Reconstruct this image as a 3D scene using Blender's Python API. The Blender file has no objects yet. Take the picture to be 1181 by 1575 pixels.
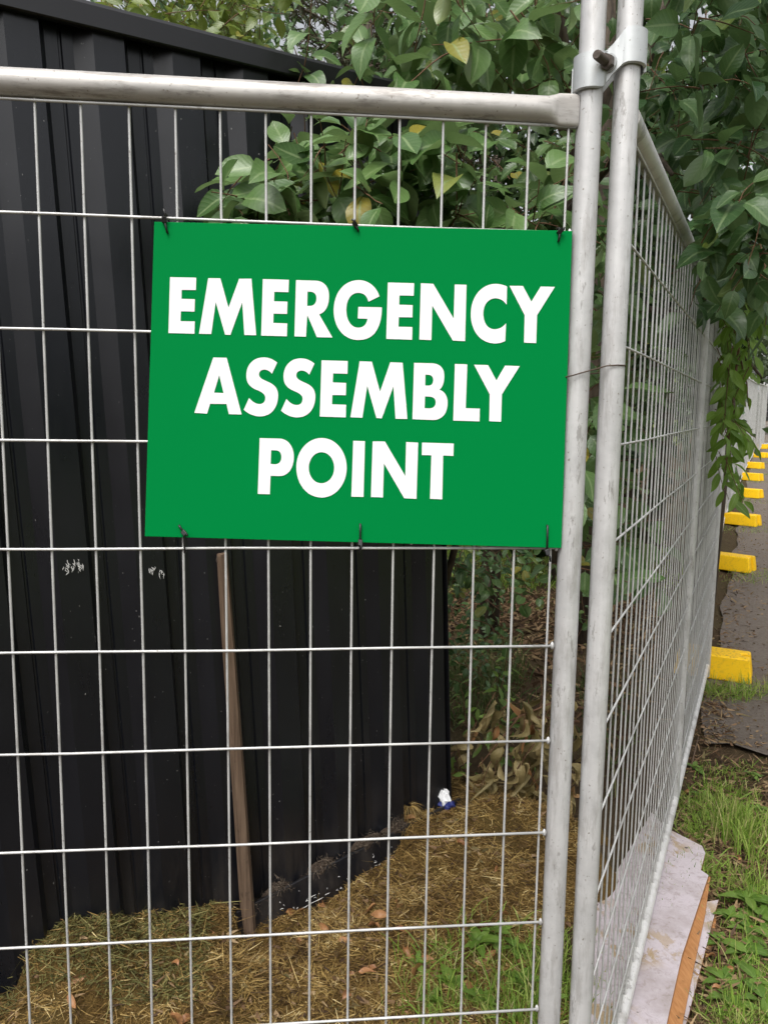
import bpy, bmesh, math, random, re
import numpy as np
from mathutils import Vector, Matrix
from mathutils.geometry import tessellate_polygon

rng = np.random.default_rng(11)
random.seed(5)
SC = bpy.context.scene
COL = SC.collection
R = math.radians

# ------------------------------------------------------------------ camera
CAM = np.array([0.4722, -1.2374, 1.6])
RT = np.array([0.9957, -0.0921, 0.0139])
UP = np.array([-0.0023, 0.1249, 0.9922])
FW = np.array([0.0931, 0.9879, -0.1242])
FPX = 1186.47
cd = bpy.data.cameras.new('camera')
cam = bpy.data.objects.new('camera', cd)
COL.objects.link(cam)
m = Matrix(((RT[0], UP[0], -FW[0], CAM[0]), (RT[1], UP[1], -FW[1], CAM[1]), (RT[2], UP[2], -FW[2], CAM[2]), (0, 0, 0, 1)))
cam.matrix_world = m
cd.sensor_fit = 'VERTICAL'
cd.sensor_height = 24.0
cd.lens = 24.0 * FPX / 1575.0
cd.clip_start = 0.05
cd.clip_end = 3000
SC.camera = cam

# ------------------------------------------------------------------ light
SUN_EL, SUN_AZ = R(58), R(205)          # high behind the camera, overcast
w = bpy.data.worlds.new('World')
SC.world = w
w.use_nodes = True
nt = w.node_tree
sky = nt.nodes.new('ShaderNodeTexSky')
sky.sky_type = 'NISHITA'
sky.sun_disc = False
sky.sun_elevation = SUN_EL
sky.sun_rotation = SUN_AZ
sky.air_density = 1.0
sky.dust_density = 6.0
sky.ozone_density = 1.0
hs = nt.nodes.new('ShaderNodeHueSaturation')
hs.inputs['Saturation'].default_value = 0.18
bg = nt.nodes['Background']
nt.links.new(sky.outputs['Color'], hs.inputs['Color'])
nt.links.new(hs.outputs['Color'], bg.inputs['Color'])
bg.inputs['Strength'].default_value = 0.15
sd = bpy.data.lights.new('sun', 'SUN')
sd.energy = 1.2
sd.angle = R(25)
sd.color = (1.0, 0.965, 0.92)
sun = bpy.data.objects.new('sun', sd)
COL.objects.link(sun)
sx = math.sin(SUN_AZ) * math.cos(SUN_EL)
sy = math.cos(SUN_AZ) * math.cos(SUN_EL)
sun.rotation_euler = Vector((-sx, -sy, -math.sin(SUN_EL))).to_track_quat('-Z', 'Y').to_euler()
SC.view_settings.view_transform = 'Standard'
SC.view_settings.look = 'None'
SC.view_settings.gamma = 1.0
SC.view_settings.use_curve_mapping = False
SC.view_settings.exposure = 0.55
SC.cycles.max_bounces = 6
SC.cycles.use_denoising = True

# ------------------------------------------------------------------ helpers
def ray(px, py):
    return RT * (px - 590.5) / FPX - UP * (py - 787.5) / FPX + FW

def at(px, py, z):
    """point of the place seen at a photo pixel, z metres along the view axis"""
    return CAM + ray(px, py) * z

D2 = np.array([0.5173, 0.8558, 0.0])
P2 = np.array([0.9576, -0.004, 0.0])

def gz(x, y):
    return 0.027 * np.maximum(0.0, (x - P2[0]) * D2[0] + y * D2[1] - 2.5)

def on_ground(px, py, dz=0.0):
    r = ray(px, py); z = 0.0
    for _ in range(60):
        P = CAM + (z + dz - CAM[2]) / r[2] * r
        z = 0.5 * z + 0.5 * float(gz(P[0], P[1]))
    return P

def nrm(v):
    v = np.asarray(v, float)
    return v / max(1e-9, np.linalg.norm(v))

class MB:
    def __init__(s):
        s.v = []; s.f = []; s.mi = []
    def quad_strip_tube(s, pts, rad, n=8, cap=True, mi=0, squash=None):
        pts = [np.asarray(p, float) for p in pts]
        if np.isscalar(rad): rad = [rad] * len(pts)
        k0 = len(s.v); prev = None
        for i, p in enumerate(pts):
            t = nrm(pts[min(i + 1, len(pts) - 1)] - pts[max(i - 1, 0)])
            a = np.array([0, 0, 1.0]) if abs(t[2]) < 0.9 else np.array([0, 1.0, 0])
            if prev is not None: a = prev
            u = nrm(a - t * np.dot(a, t)); prev = u
            w_ = np.cross(t, u)
            for j in range(n):
                c = 2 * math.pi * j / n
                s.v.append(tuple(p + rad[i] * (u * math.cos(c) + w_ * math.sin(c))))
        for i in range(len(pts) - 1):
            for j in range(n):
                a = k0 + i * n + j; b = k0 + i * n + (j + 1) % n
                s.f.append((a, b, b + n, a + n)); s.mi.append(mi)
        if cap:
            s.f.append(tuple(k0 + j for j in range(n))[::-1]); s.mi.append(mi)
            k = k0 + (len(pts) - 1) * n
            s.f.append(tuple(k + j for j in range(n))); s.mi.append(mi)
        return s
    tube = quad_strip_tube
    def box(s, c, ax, ay, az, mi=0):
        """centre, three half-axis vectors"""
        c = np.asarray(c, float); ax = np.asarray(ax, float); ay = np.asarray(ay, float); az = np.asarray(az, float)
        k = len(s.v)
        for q in ((-1, -1, -1), (1, -1, -1), (1, 1, -1), (-1, 1, -1), (-1, -1, 1), (1, -1, 1), (1, 1, 1), (-1, 1, 1)):
            s.v.append(tuple(c + q[0] * ax + q[1] * ay + q[2] * az))
        for f in ((0, 3, 2, 1), (4, 5, 6, 7), (0, 1, 5, 4), (1, 2, 6, 5), (2, 3, 7, 6), (3, 0, 4, 7)):
            s.f.append(tuple(k + i for i in f)); s.mi.append(mi)
        return s
    def prism(s, outline, off, mi=0):
        """closed outline of 3-D points swept by off"""
        k = len(s.v); n = len(outline); off = np.asarray(off, float)
        for p in outline: s.v.append(tuple(np.asarray(p, float)))
        for p in outline: s.v.append(tuple(np.asarray(p, float) + off))
        s.f.append(tuple(range(k, k + n))[::-1]); s.mi.append(mi)
        s.f.append(tuple(range(k + n, k + 2 * n))); s.mi.append(mi)
        for i in range(n):
            j = (i + 1) % n
            s.f.append((k + i, k + j, k + n + j, k + n + i)); s.mi.append(mi)
        return s
    def grid(s, P, mi=0):
        """P[i][j] grid of points"""
        k = len(s.v); a = len(P); b = len(P[0])
        for row in P:
            for p in row: s.v.append(tuple(p))
        for i in range(a - 1):
            for j in range(b - 1):
                q = k + i * b + j
                s.f.append((q, q + 1, q + b + 1, q + b)); s.mi.append(mi)
        return s
    def build(s, name, mats, parent=None, smooth=False, origin=None, bevel=0, fixn=True):
        me = bpy.data.meshes.new(name)
        v = np.array(s.v, float)
        if origin is not None: v = v - np.asarray(origin, float)
        me.from_pydata([tuple(p) for p in v], [], s.f)
        mats = mats if isinstance(mats, (list, tuple)) else [mats]
        for q in mats: me.materials.append(q)
        if len(mats) > 1: me.polygons.foreach_set('material_index', s.mi)
        if fixn:
            bm = bmesh.new(); bm.from_mesh(me)
            bmesh.ops.recalc_face_normals(bm, faces=bm.faces)
            bm.to_mesh(me); bm.free()
        if smooth: me.polygons.foreach_set('use_smooth', [True] * len(me.polygons))
        o = bpy.data.objects.new(name, me)
        COL.objects.link(o)
        if origin is not None: o.location = tuple(np.asarray(origin, float))
        if parent is not None: o.parent = parent
        if bevel:
            b = o.modifiers.new('bevel', 'BEVEL'); b.width = bevel; b.segments = 2; b.limit_method = 'ANGLE'; b.angle_limit = R(35)
        return o

def smooth_by_angle(o, deg=40):
    o.data.polygons.foreach_set('use_smooth', [True] * len(o.data.polygons))
    o.data.set_sharp_from_angle(angle=R(deg))

def thing(name, loc, label, cat, group=None):
    o = bpy.data.objects.new(name, None)
    COL.objects.link(o); o.location = tuple(loc); o.empty_display_size = 0.1
    return tag(o, label, cat, group)

def tag(o, label, cat, group=None):
    o['label'] = label; o['category'] = cat
    if group: o['group'] = group
    return o

def stuff(o):
    o['kind'] = 'stuff'; return o

# ------------------------------------------------------------------ materials
class NT:
    def __init__(s, name):
        s.m = bpy.data.materials.new(name); s.m.use_nodes = True
        s.t = s.m.node_tree; s.b = s.t.nodes['Principled BSDF']; s.out = s.t.nodes['Material Output']
    def n(s, typ, **k):
        q = s.t.nodes.new('ShaderNode' + typ)
        for a, b in k.items():
            if a.startswith('i_'): q.inputs[a[2:]].default_value = b
            else: setattr(q, a, b)
        return q
    def l(s, a, b): s.t.links.new(a, b)
    def noise(s, scale, detail=4, rough=0.55, vec=None, dist=0.0):
        q = s.n('TexNoise'); q.inputs['Scale'].default_value = scale; q.inputs['Detail'].default_value = detail
        q.inputs['Roughness'].default_value = rough; q.inputs['Distortion'].default_value = dist
        if vec is not None: s.l(vec, q.inputs['Vector'])
        return q.outputs['Fac']
    def ramp(s, fac, stops, interp='LINEAR'):
        q = s.n('ValToRGB'); s.l(fac, q.inputs['Fac']); q.color_ramp.interpolation = interp
        e = q.color_ramp.elements
        while len(e) < len(stops): e.new(0.5)
        for el, (p, c) in zip(e, stops):
            el.position = p; el.color = (c, c, c, 1) if np.isscalar(c) else (*c, 1)
        return q.outputs['Color']
    def mix(s, fac, a, b, mode='MIX'):
        q = s.n('Mix', data_type='RGBA', blend_type=mode)
        for sock, val in ((q.inputs[0], fac), (q.inputs[6], a), (q.inputs[7], b)):
            if hasattr(val, 'links') or hasattr(val, 'node'): s.l(val, sock)
            else: sock.default_value = val if np.isscalar(val) else (*val, 1)
        return q.outputs[2]
    def math(s, op, a, b=0.0):
        q = s.n('Math', operation=op)
        for sock, val in ((q.inputs[0], a), (q.inputs[1], b)):
            if hasattr(val, 'node'): s.l(val, sock)
            else: sock.default_value = val
        return q.outputs[0]
    def bump(s, h, strength=0.3, dist=0.01):
        q = s.n('Bump'); q.inputs['Strength'].default_value = strength; q.inputs['Distance'].default_value = dist
        s.l(h, q.inputs['Height']); s.l(q.outputs['Normal'], s.b.inputs['Normal'])
    def obj(s): return s.n('TexCoord').outputs['Object']
    def scaled(s, vec, sc):
        q = s.n('Mapping'); s.l(vec, q.inputs['Vector']); q.inputs['Scale'].default_value = sc
        return q.outputs['Vector']
    def set(s, color=None, rough=None, metal=None, spec=None):
        for key, val in (('Base Color', color), ('Roughness', rough), ('Metallic', metal), ('Specular IOR Level', spec)):
            if val is None: continue
            if hasattr(val, 'node'): s.l(val, s.b.inputs[key])
            else: s.b.inputs[key].default_value = val if np.isscalar(val) else (*val, 1)
        return s.m

def mat_galv(name, base, dark, metal=0.35, streak=(34, 34, 0.5), scuff=0.4):
    k = NT(name); o = k.obj()
    st = k.noise(2.2, 4, 0.55, k.scaled(o, streak))
    fine = k.noise(170, 2, 0.5, o)
    blot = k.noise(13, 6, 0.68, o)
    mott = k.noise(60, 5, 0.7, o)
    sc = k.noise(5, 6, 0.7, k.scaled(o, tuple(9.0 if s > 5 else 1.6 for s in streak)))
    c = k.mix(k.ramp(st, [(0.36, 0.0), (0.66, 1.0)]), dark, base)
    c = k.mix(k.math('MULTIPLY', mott, 0.35), c, tuple(x * 1.12 for x in base))
    c = k.mix(k.ramp(blot, [(0.42, 0.0), (0.64, 0.75)]), c, tuple(x * 0.74 for x in base))
    c = k.mix(k.ramp(sc, [(0.51, 0.0), (0.63, scuff)]), c, (0.22, 0.20, 0.18))
    smear = k.noise(16, 5, 0.75, k.scaled(o, tuple(2.6 if s > 5 else .7 for s in streak)))
    c = k.mix(k.ramp(smear, [(0.60, 0.0), (0.64, 0.55)]), c, (0.20, 0.185, 0.17))
    c = k.mix(k.ramp(fine, [(0.68, 0.0), (0.74, 0.7)]), c, (0.16, 0.13, 0.10))
    k.bump(k.math('ADD', k.math('MULTIPLY', st, 0.4), k.math('MULTIPLY', mott, 0.5)), 0.10, 0.002)
    return k.set(c, k.ramp(mott, [(0.3, 0.36), (0.75, 0.56)]), metal, 0.5)

M = {}
M['galv'] = mat_galv('galvanised tube', (0.60, 0.60, 0.595), (0.50, 0.495, 0.49), 0.3)
M['galv_rail'] = mat_galv('galvanised rail', (0.55, 0.53, 0.505), (0.36, 0.335, 0.31), 0.3, (0.5, 34, 34), 0.9)
M['galv_plain'] = mat_galv('weathered rail', (0.66, 0.655, 0.64), (0.56, 0.55, 0.535), 0.2, (3, 3, 3), 0.5)
M['wire'] = mat_galv('galvanised wire', (0.62, 0.62, 0.61), (0.42, 0.42, 0.41), 0.3, (4, 4, 4))
M['cast'] = mat_galv('cast clamp', (0.55, 0.57, 0.57), (0.36, 0.38, 0.38), 0.45, (4, 4, 4), 0.3)
def mat_plain(name, col, rough, metal=0.0, var=0.25, scale=30, bump=0.0, spec=0.5):
    k = NT(name); o = k.obj(); nz = k.noise(scale, 5, 0.6, o)
    c = k.mix(nz, tuple(x * (1 - var) for x in col), tuple(min(1, x * (1 + var)) for x in col))
    if bump: k.bump(nz, bump, 0.004)
    return k.set(c, rough, metal, spec)
M['bolt'] = mat_plain('rusty bolt', (0.11, 0.09, 0.075), 0.5, 0.5, 0.4, 120, 0.3)
M['tie_black'] = mat_plain('black nylon', (0.012, 0.012, 0.013), 0.38)
M['tie_wire'] = mat_plain('rusted wire', (0.07, 0.045, 0.03), 0.7, 0.2)
M['sign'] = mat_plain('green sign face', (0.0, 0.203, 0.044), 0.6, 0, 0.012, 6, 0, 0.03)
M['ink'] = mat_plain('white sign print', (0.86, 0.86, 0.86), 0.55, 0, 0.005, 6, 0, 0.2)
M['yellow'] = None

def mat_yellow():
    k = NT('yellow plastic'); o = k.obj()
    n1 = k.noise(7, 6, 0.65, o); n2 = k.noise(60, 4, 0.6, o)
    c = k.mix(n1, (0.80, 0.45, 0.006), (0.93, 0.60, 0.012))
    sep = k.n('SeparateXYZ'); k.l(k.n('NewGeometry').outputs['Normal'], sep.inputs[0])
    dirt = k.math('MULTIPLY', k.ramp(n2, [(0.52, 0.0), (0.68, 1.0)]), k.ramp(sep.outputs[2], [(0.0, 0.15), (0.9, 0.75)]))
    c = k.mix(dirt, c, (0.2, 0.13, 0.06))
    k.bump(n2, 0.15, 0.003)
    return k.set(c, 0.5, 0, 0.25)
M['yellow'] = mat_yellow()

def mat_shed():
    k = NT('black painted steel'); o = k.obj()
    sep = k.n('SeparateXYZ'); k.l(o, sep.inputs[0])
    n1 = k.noise(2.2, 5, 0.6, o); n2 = k.noise(14, 6, 0.65, k.scaled(o, (1, 1, .25)))
    speck = k.noise(150, 2, 0.5, k.scaled(o, (1, 1, .55)))
    area = k.noise(5, 3, 0.5, o)
    base = k.mix(n1, (0.0035, 0.0042, 0.0062), (0.008, 0.009, 0.0125))
    # mud splashed up from the ground
    hgt = k.n('MapRange'); k.l(sep.outputs[2], hgt.inputs[0])
    hgt.inputs[1].default_value = 0.0; hgt.inputs[2].default_value = 0.36; hgt.inputs[3].default_value = 1.0; hgt.inputs[4].default_value = 0.0
    mud = k.math('MULTIPLY', hgt.outputs[0], k.ramp(n2, [(0.44, 0.0), (0.75, 0.8)]))
    c = k.mix(mud, base, (0.06, 0.05, 0.042))
    spk = k.math('MULTIPLY', k.ramp(speck, [(0.735, 0.0), (0.765, 1.0)]), k.ramp(area, [(0.45, 0.0), (0.62, 1.0)]))
    c = k.mix(spk, c, (0.32, 0.31, 0.3))
    k.bump(k.math('ADD', n2, k.math('MULTIPLY', k.noise(3.5, 2, 0.4, o), 5)), 0.07, 0.012)
    return k.set(c, k.ramp(n2, [(0.3, 0.25), (0.75, 0.40)]), 0.0, 0.5)
M['shed'] = mat_shed()
M['shed_trim'] = mat_plain('black flashing', (0.009, 0.009, 0.011), 0.4, 0, 0.2, 6, 0.05)
M['scrape'] = mat_plain('scraped paint', (0.6, 0.6, 0.58), 0.7, 0, 0.3, 80)
M['debris'] = mat_plain('packed dust', (0.05, 0.037, 0.028), 0.95, 0, 0.45, 70, 0.8, 0.1)

def mat_wood(name, a, b, sc=(40, 40, 2.0), rough=0.75):
    k = NT(name); o = k.obj()
    g = k.noise(2.5, 6, 0.6, k.scaled(o, sc), 0.4)
    g2 = k.noise(30, 4, 0.6, o)
    c = k.mix(k.ramp(g, [(0.3, 0), (0.7, 1)]), a, b)
    c = k.mix(k.ramp(g2, [(0.62, 0), (0.75, 0.6)]), c, tuple(x * 0.45 for x in a))
    k.bump(g, 0.3, 0.003)
    return k.set(c, rough, 0, 0.25)
M['stake'] = mat_wood('weathered timber', (0.085, 0.055, 0.036), (0.19, 0.13, 0.088))
M['bark'] = mat_wood('bark', (0.035, 0.026, 0.02), (0.11, 0.085, 0.06), (14, 14, 3))
M['twig'] = mat_wood('reddish twig', (0.09, 0.045, 0.028), (0.17, 0.095, 0.05), (30, 30, 30))
M['rawboard'] = mat_wood('raw fibreboard', (0.28, 0.125, 0.045), (0.42, 0.21, 0.085), (50, 8, 50))

def mat_laminate():
    k = NT('worn pinkish laminate'); o = k.obj()
    n1 = k.noise(13, 8, 0.7, k.scaled(o, (1.3, .8, 1)), 0.5); n2 = k.noise(90, 6, 0.7, o); n3 = k.noise(3.4, 3, 0.5, o); n4 = k.noise(34, 7, 0.75, o, 1.2)
    c = k.mix(n2, (0.40, 0.355, 0.385), (0.52, 0.47, 0.495))
    c = k.mix(k.ramp(n4, [(0.53, 0), (0.62, 0.7)]), c, (0.30, 0.255, 0.25))
    worn = k.math('MULTIPLY', k.ramp(n1, [(0.5, 0), (0.555, 1)]), k.ramp(n3, [(0.43, 0), (0.55, 1)]))
    tan = k.mix(n2, (0.22, 0.155, 0.09), (0.45, 0.35, 0.22))
    c = k.mix(worn, c, tan)
    grime = k.noise(6, 6, 0.65, o)
    c = k.mix(k.ramp(grime, [(0.5, 0), (0.72, 0.55)]), c, (0.2, 0.16, 0.13))
    spot = k.noise(38, 1, 0.5, o)
    c = k.mix(k.ramp(spot, [(0.75, 0), (0.78, 1)]), c, (0.03, 0.025, 0.025))
    k.bump(k.math('SUBTRACT', n2, worn), 0.3, 0.003)
    return k.set(c, 0.65, 0, 0.3)
M['laminate'] = mat_laminate()

def mat_leaf(name, lo, hi, rib, gloss=0.34, trans=0.22, yellow=None, under=None, spec=0.5):
    k = NT(name)
    rnd = k.n('Attribute'); rnd.attribute_name = 'rnd'
    oi = k.n('ObjectInfo')
    r = k.math('FRACT', k.math('ADD', rnd.outputs['Fac'], k.math('MULTIPLY', oi.outputs['Random'], 7.31)))
    uv = k.n('UVMap'); uv.uv_map = 'UVMap'
    sep = k.n('SeparateXYZ'); k.l(uv.outputs['UV'], sep.inputs[0])
    c = k.mix(r, lo, hi)
    if yellow:
        c = k.mix(k.ramp(r, [(0.93, 0.0), (0.975, 1.0)]), c, yellow)
    d = k.math('ABSOLUTE', k.math('SUBTRACT', sep.outputs[0], 0.5))
    ribm = k.ramp(d, [(0.0, 1.0), (0.035, 0.7), (0.07, 0.0)])
    # side veins
    wv = k.math('SINE', k.math('MULTIPLY', k.math('SUBTRACT', sep.outputs[1], k.math('MULTIPLY', d, 0.55)), 46.0))
    vein = k.math('MULTIPLY', k.ramp(wv, [(0.86, 0.0), (1.0, 1.0)]), 0.22)
    c = k.mix(k.math('MAXIMUM', k.math('MULTIPLY', ribm, 0.75), vein), c, rib)
    nz = k.noise(45, 4, 0.6, k.n('TexCoord').outputs['Object'])
    c = k.mix(k.math('MULTIPLY', nz, 0.55), c, tuple(x * 0.55 for x in lo))
    geo = k.n('NewGeometry')
    if under:
        c = k.mix(k.math('MULTIPLY', geo.outputs['Backfacing'], 0.8), c, under)
    k.set(c, gloss, 0, spec)
    k.bump(k.math('ADD', k.math('MULTIPLY', wv, 0.3), nz), 0.14, 0.004)
    tr = k.n('BsdfTranslucent'); k.l(k.mix(0.5, c, tuple(min(1, x * 1.7) for x in hi)), tr.inputs['Color'])
    mx = k.n('MixShader'); mx.inputs[0].default_value = trans
    k.l(k.b.outputs[0], mx.inputs[1]); k.l(tr.outputs[0], mx.inputs[2]); k.l(mx.outputs[0], k.out.inputs['Surface'])
    return k.m
M['leaf'] = mat_leaf('glossy leaf', (0.045, 0.108, 0.024), (0.15, 0.255, 0.08), (0.31, 0.41, 0.19), 0.34, 0.22, (0.33, 0.26, 0.03), (0.17, 0.23, 0.1), 0.46)
M['leaf_dark'] = mat_leaf('dark leaf', (0.02, 0.068, 0.016), (0.12, 0.215, 0.07), (0.27, 0.37, 0.17), 0.34, 0.2, (0.18, 0.24, 0.04), (0.1, 0.16, 0.065), 0.48)
M['leaf_spray'] = mat_leaf('spray leaf', (0.10, 0.20, 0.022), (0.22, 0.36, 0.055), (0.3, 0.42, 0.12), 0.42, 0.36, None, None, 0.35)
M['leaf_deep'] = mat_leaf('deep shade leaf', (0.012, 0.032, 0.007), (0.04, 0.075, 0.018), (0.05, 0.09, 0.03), 0.55, 0.1, None, None, 0.15)  # leaf colour darkened so the gaps between crowns carry deep shade
M['leaf_lime'] = mat_leaf('yellow green leaf', (0.09, 0.15, 0.02), (0.19, 0.24, 0.045), (0.27, 0.32, 0.1), 0.4, 0.32, (0.36, 0.3, 0.05))
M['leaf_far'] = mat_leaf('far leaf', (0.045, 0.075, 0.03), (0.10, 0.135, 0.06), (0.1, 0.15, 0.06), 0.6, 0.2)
M['leaf_dry'] = mat_leaf('dry leaf', (0.13, 0.105, 0.03), (0.46, 0.36, 0.17), (0.42, 0.34, 0.17), 0.6, 0.15, (0.34, 0.14, 0.05))
M['leaf_brown'] = mat_leaf('fallen leaf', (0.24, 0.10, 0.035), (0.52, 0.27, 0.12), (0.4, 0.22, 0.11), 0.5, 0.1)
M['weed'] = mat_leaf('weed leaf', (0.09, 0.18, 0.022), (0.2, 0.31, 0.055), (0.26, 0.36, 0.11), 0.45, 0.32)

def mat_blade(name, cols, rough=0.6, trans=0.2):
    k = NT(name)
    a = k.n('Attribute'); a.attribute_name = 'rnd'
    n = len(cols)
    c = k.ramp(a.outputs['Fac'], [(i / (n - 1), q) for i, q in enumerate(cols)])
    k.set(c, rough, 0, 0.3)
    tr = k.n('BsdfTranslucent'); k.l(c, tr.inputs['Color'])
    mx = k.n('MixShader'); mx.inputs[0].default_value = trans
    k.l(k.b.outputs[0], mx.inputs[1]); k.l(tr.outputs[0], mx.inputs[2]); k.l(mx.outputs[0], k.out.inputs['Surface'])
    return k.m
M['straw'] = mat_blade('dried clippings', [(0.05, 0.028, 0.01), (0.155, 0.09, 0.028), (0.28, 0.18, 0.058), (0.39, 0.27, 0.09), (0.66, 0.53, 0.27)], 0.65, 0.1)
M['straw_green'] = mat_blade('greener clippings', [(0.045, 0.042, 0.012), (0.095, 0.09, 0.028), (0.15, 0.14, 0.042), (0.23, 0.20, 0.075)], 0.7, 0.1)
M['grass'] = mat_blade('grass', [(0.11, 0.20, 0.025), (0.18, 0.30, 0.04), (0.25, 0.38, 0.062), (0.34, 0.42, 0.1), (0.44, 0.39, 0.18)], 0.5, 0.35)
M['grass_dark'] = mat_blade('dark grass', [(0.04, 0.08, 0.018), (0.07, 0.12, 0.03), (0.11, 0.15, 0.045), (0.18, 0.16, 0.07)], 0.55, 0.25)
M['litter'] = mat_blade('leaf litter', [(0.04, 0.024, 0.014), (0.10, 0.057, 0.03), (0.19, 0.115, 0.06), (0.32, 0.22, 0.12), (0.12, 0.105, 0.04)], 0.75, 0.05)
M['fluff'] = mat_blade('dusty fibres', [(0.05, 0.038, 0.028), (0.1, 0.077, 0.057), (0.17, 0.135, 0.1)], 0.9, 0.05)
M['needle'] = mat_blade('conifer needles', [(0.025, 0.035, 0.015), (0.05, 0.055, 0.022), (0.075, 0.06, 0.03)], 0.6, 0.1)

def mat_ground():
    k = NT('soil'); o = k.obj()
    n1 = k.noise(1.3, 6, 0.6, o); n2 = k.noise(22, 8, 0.7, o); n3 = k.noise(120, 5, 0.6, o)
    c = k.mix(n2, (0.03, 0.019, 0.012), (0.115, 0.075, 0.045))
    c = k.mix(k.ramp(n1, [(0.4, 0), (0.65, 0.7)]), c, (0.085, 0.07, 0.035))
    c = k.mix(k.ramp(n3, [(0.6, 0), (0.7, 0.6)]), c, (0.2, 0.15, 0.09))
    k.bump(k.math('ADD', n2, k.math('MULTIPLY', n3, 0.5)), 0.8, 0.03)
    return k.set(c, 0.95, 0, 0.1)
M['soil'] = mat_ground()
def mat_mulch():
    k = NT('clippings bed'); o = k.obj()
    n2 = k.noise(60, 8, 0.7, o); n3 = k.noise(5, 4, 0.6, o)
    c = k.mix(n2, (0.035, 0.02, 0.007), (0.22, 0.14, 0.045))
    c = k.mix(k.ramp(n3, [(0.45, 0), (0.7, 0.5)]), c, (0.06, 0.05, 0.02))
    k.bump(n2, 0.9, 0.02)
    return k.set(c, 0.95, 0, 0.1)
M['mulch'] = mat_mulch()
def mat_asphalt():
    k = NT('weathered asphalt'); o = k.obj()
    n1 = k.noise(1.6, 6, 0.65, o); n2 = k.noise(55, 6, 0.7, o); n3 = k.noise(260, 3, 0.6, o)
    c = k.mix(n1, (0.145, 0.122, 0.10), (0.26, 0.22, 0.185))
    c = k.mix(k.ramp(n2, [(0.35, 0), (0.7, 0.6)]), c, (0.07, 0.052, 0.042))
    c = k.mix(k.ramp(n3, [(0.6, 0), (0.72, 0.5)]), c, (0.34, 0.30, 0.26))
    k.bump(k.math('ADD', n2, n3), 0.9, 0.012)
    return k.set(c, 0.85, 0, 0.25)
M['asphalt'] = mat_asphalt()
def mat_lawn():
    k = NT('lawn'); o = k.obj()
    n1 = k.noise(2.5, 5, 0.6, o); n2 = k.noise(60, 6, 0.7, o)
    c = k.mix(n2, (0.05, 0.085, 0.018), (0.16, 0.2, 0.05))
    c = k.mix(k.ramp(n1, [(0.5, 0), (0.68, 0.7)]), c, (0.2, 0.16, 0.08))
    k.bump(n2, 0.7, 0.03)
    return k.set(c, 0.9, 0, 0.15)
M['lawn'] = mat_lawn()
M['wrap_white'] = mat_plain('white plastic wrapper', (0.78, 0.79, 0.8), 0.35, 0, 0.05)
M['wrap_blue'] = mat_plain('blue plastic wrapper', (0.02, 0.03, 0.16), 0.35, 0, 0.2)
M['banner_blue'] = mat_plain('blue print', (0.08, 0.25, 0.6), 0.5, 0, 0.1)
M['concrete'] = mat_plain('pale concrete', (0.34, 0.31, 0.28), 0.9, 0, 0.3, 25, 0.3)

def wloc(o):
    t = np.zeros(3)
    while o is not None:
        t = t + np.array(o.location); o = o.parent
    return t

_b0 = MB.build
def _build(s, name, mats, parent=None, **k):
    o = _b0(s, name, mats, None, **k)
    if parent is not None:
        o.location = tuple(np.array(o.location) - wloc(parent)); o.parent = parent
    return o
MB.build = _build

def inst(name, mesh, loc, parent, rot=None, scale=None, mat4=None):
    o = bpy.data.objects.new(name, mesh); COL.objects.link(o)
    pl = wloc(parent) if parent is not None else np.zeros(3)
    if mat4 is not None:
        mm = mat4.copy(); mm.translation = mm.translation - Vector(pl); o.matrix_local = mm
    else:
        o.location = tuple(np.asarray(loc, float) - pl)
        if rot is not None: o.rotation_euler = rot
        if scale is not None: o.scale = scale
    o.parent = parent
    return o

# ================================================================== GROUND
PA0, PA1, PC0, PC1 = 2.62, 60.0, 0.05, 2.6         # asphalt strip: along / across the fence line
CN = np.array([D2[1], -D2[0], 0.0])

def vnoise(x, y, s=1.0):
    return (np.sin(x * 7.3 * s + 1.3 * np.sin(y * 5.1 * s)) * np.cos(y * 6.7 * s + 1.1 * np.sin(x * 4.3 * s + 2)) +
            0.5 * np.sin(x * 17.1 * s + 2.0 + np.sin(y * 13 * s)) * np.cos(y * 15.7 * s))

def ground_h(x, y):
    x = np.asarray(x, float); y = np.asarray(y, float)
    a = (x - P2[0]) * D2[0] + y * D2[1]; c = (x - P2[0]) * CN[0] + y * CN[1]
    inside = (a > PA0 - 0.1) & (c > PC0 - 0.1)
    near = np.clip(1 - np.hypot(x - 1, y - 1.5) / 9, 0, 1)
    under = np.clip((x + .55) / .15, 0, 1) * np.clip((1.1 - x) / .15, 0, 1) * np.clip((y - .5) / .12, 0, 1) * np.clip((1.5 - y) / .15, 0, 1)
    return gz(x, y) + np.where(inside, -0.02, 0.013 * vnoise(x, y) * near) - .12 * under

def axis(lo, hi, fine0, fine1, st):
    L = list(np.arange(fine0, fine1, st)); d = st
    x = fine1
    while x < hi: L.append(x); d *= 1.35; x += d
    L.append(hi); d = st; x = fine0 - d
    while x > lo: L.insert(0, x); d *= 1.35; x -= d
    L.insert(0, lo)
    return np.array(L)
gx = axis(-900, 900, -2, 6, 0.1); gy = axis(-900, 900, -2, 8, 0.1)
X, Y = np.meshgrid(gx, gy, indexing='ij')
far = np.hypot(X, Y) > 60
Zg = np.where(far, np.minimum(ground_h(X, Y), 1.4), ground_h(X, Y))
g = MB().grid(np.dstack([X, Y, Zg])).build('ground', M['soil'], smooth=True, fixn=False); g['kind'] = 'structure'

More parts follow.
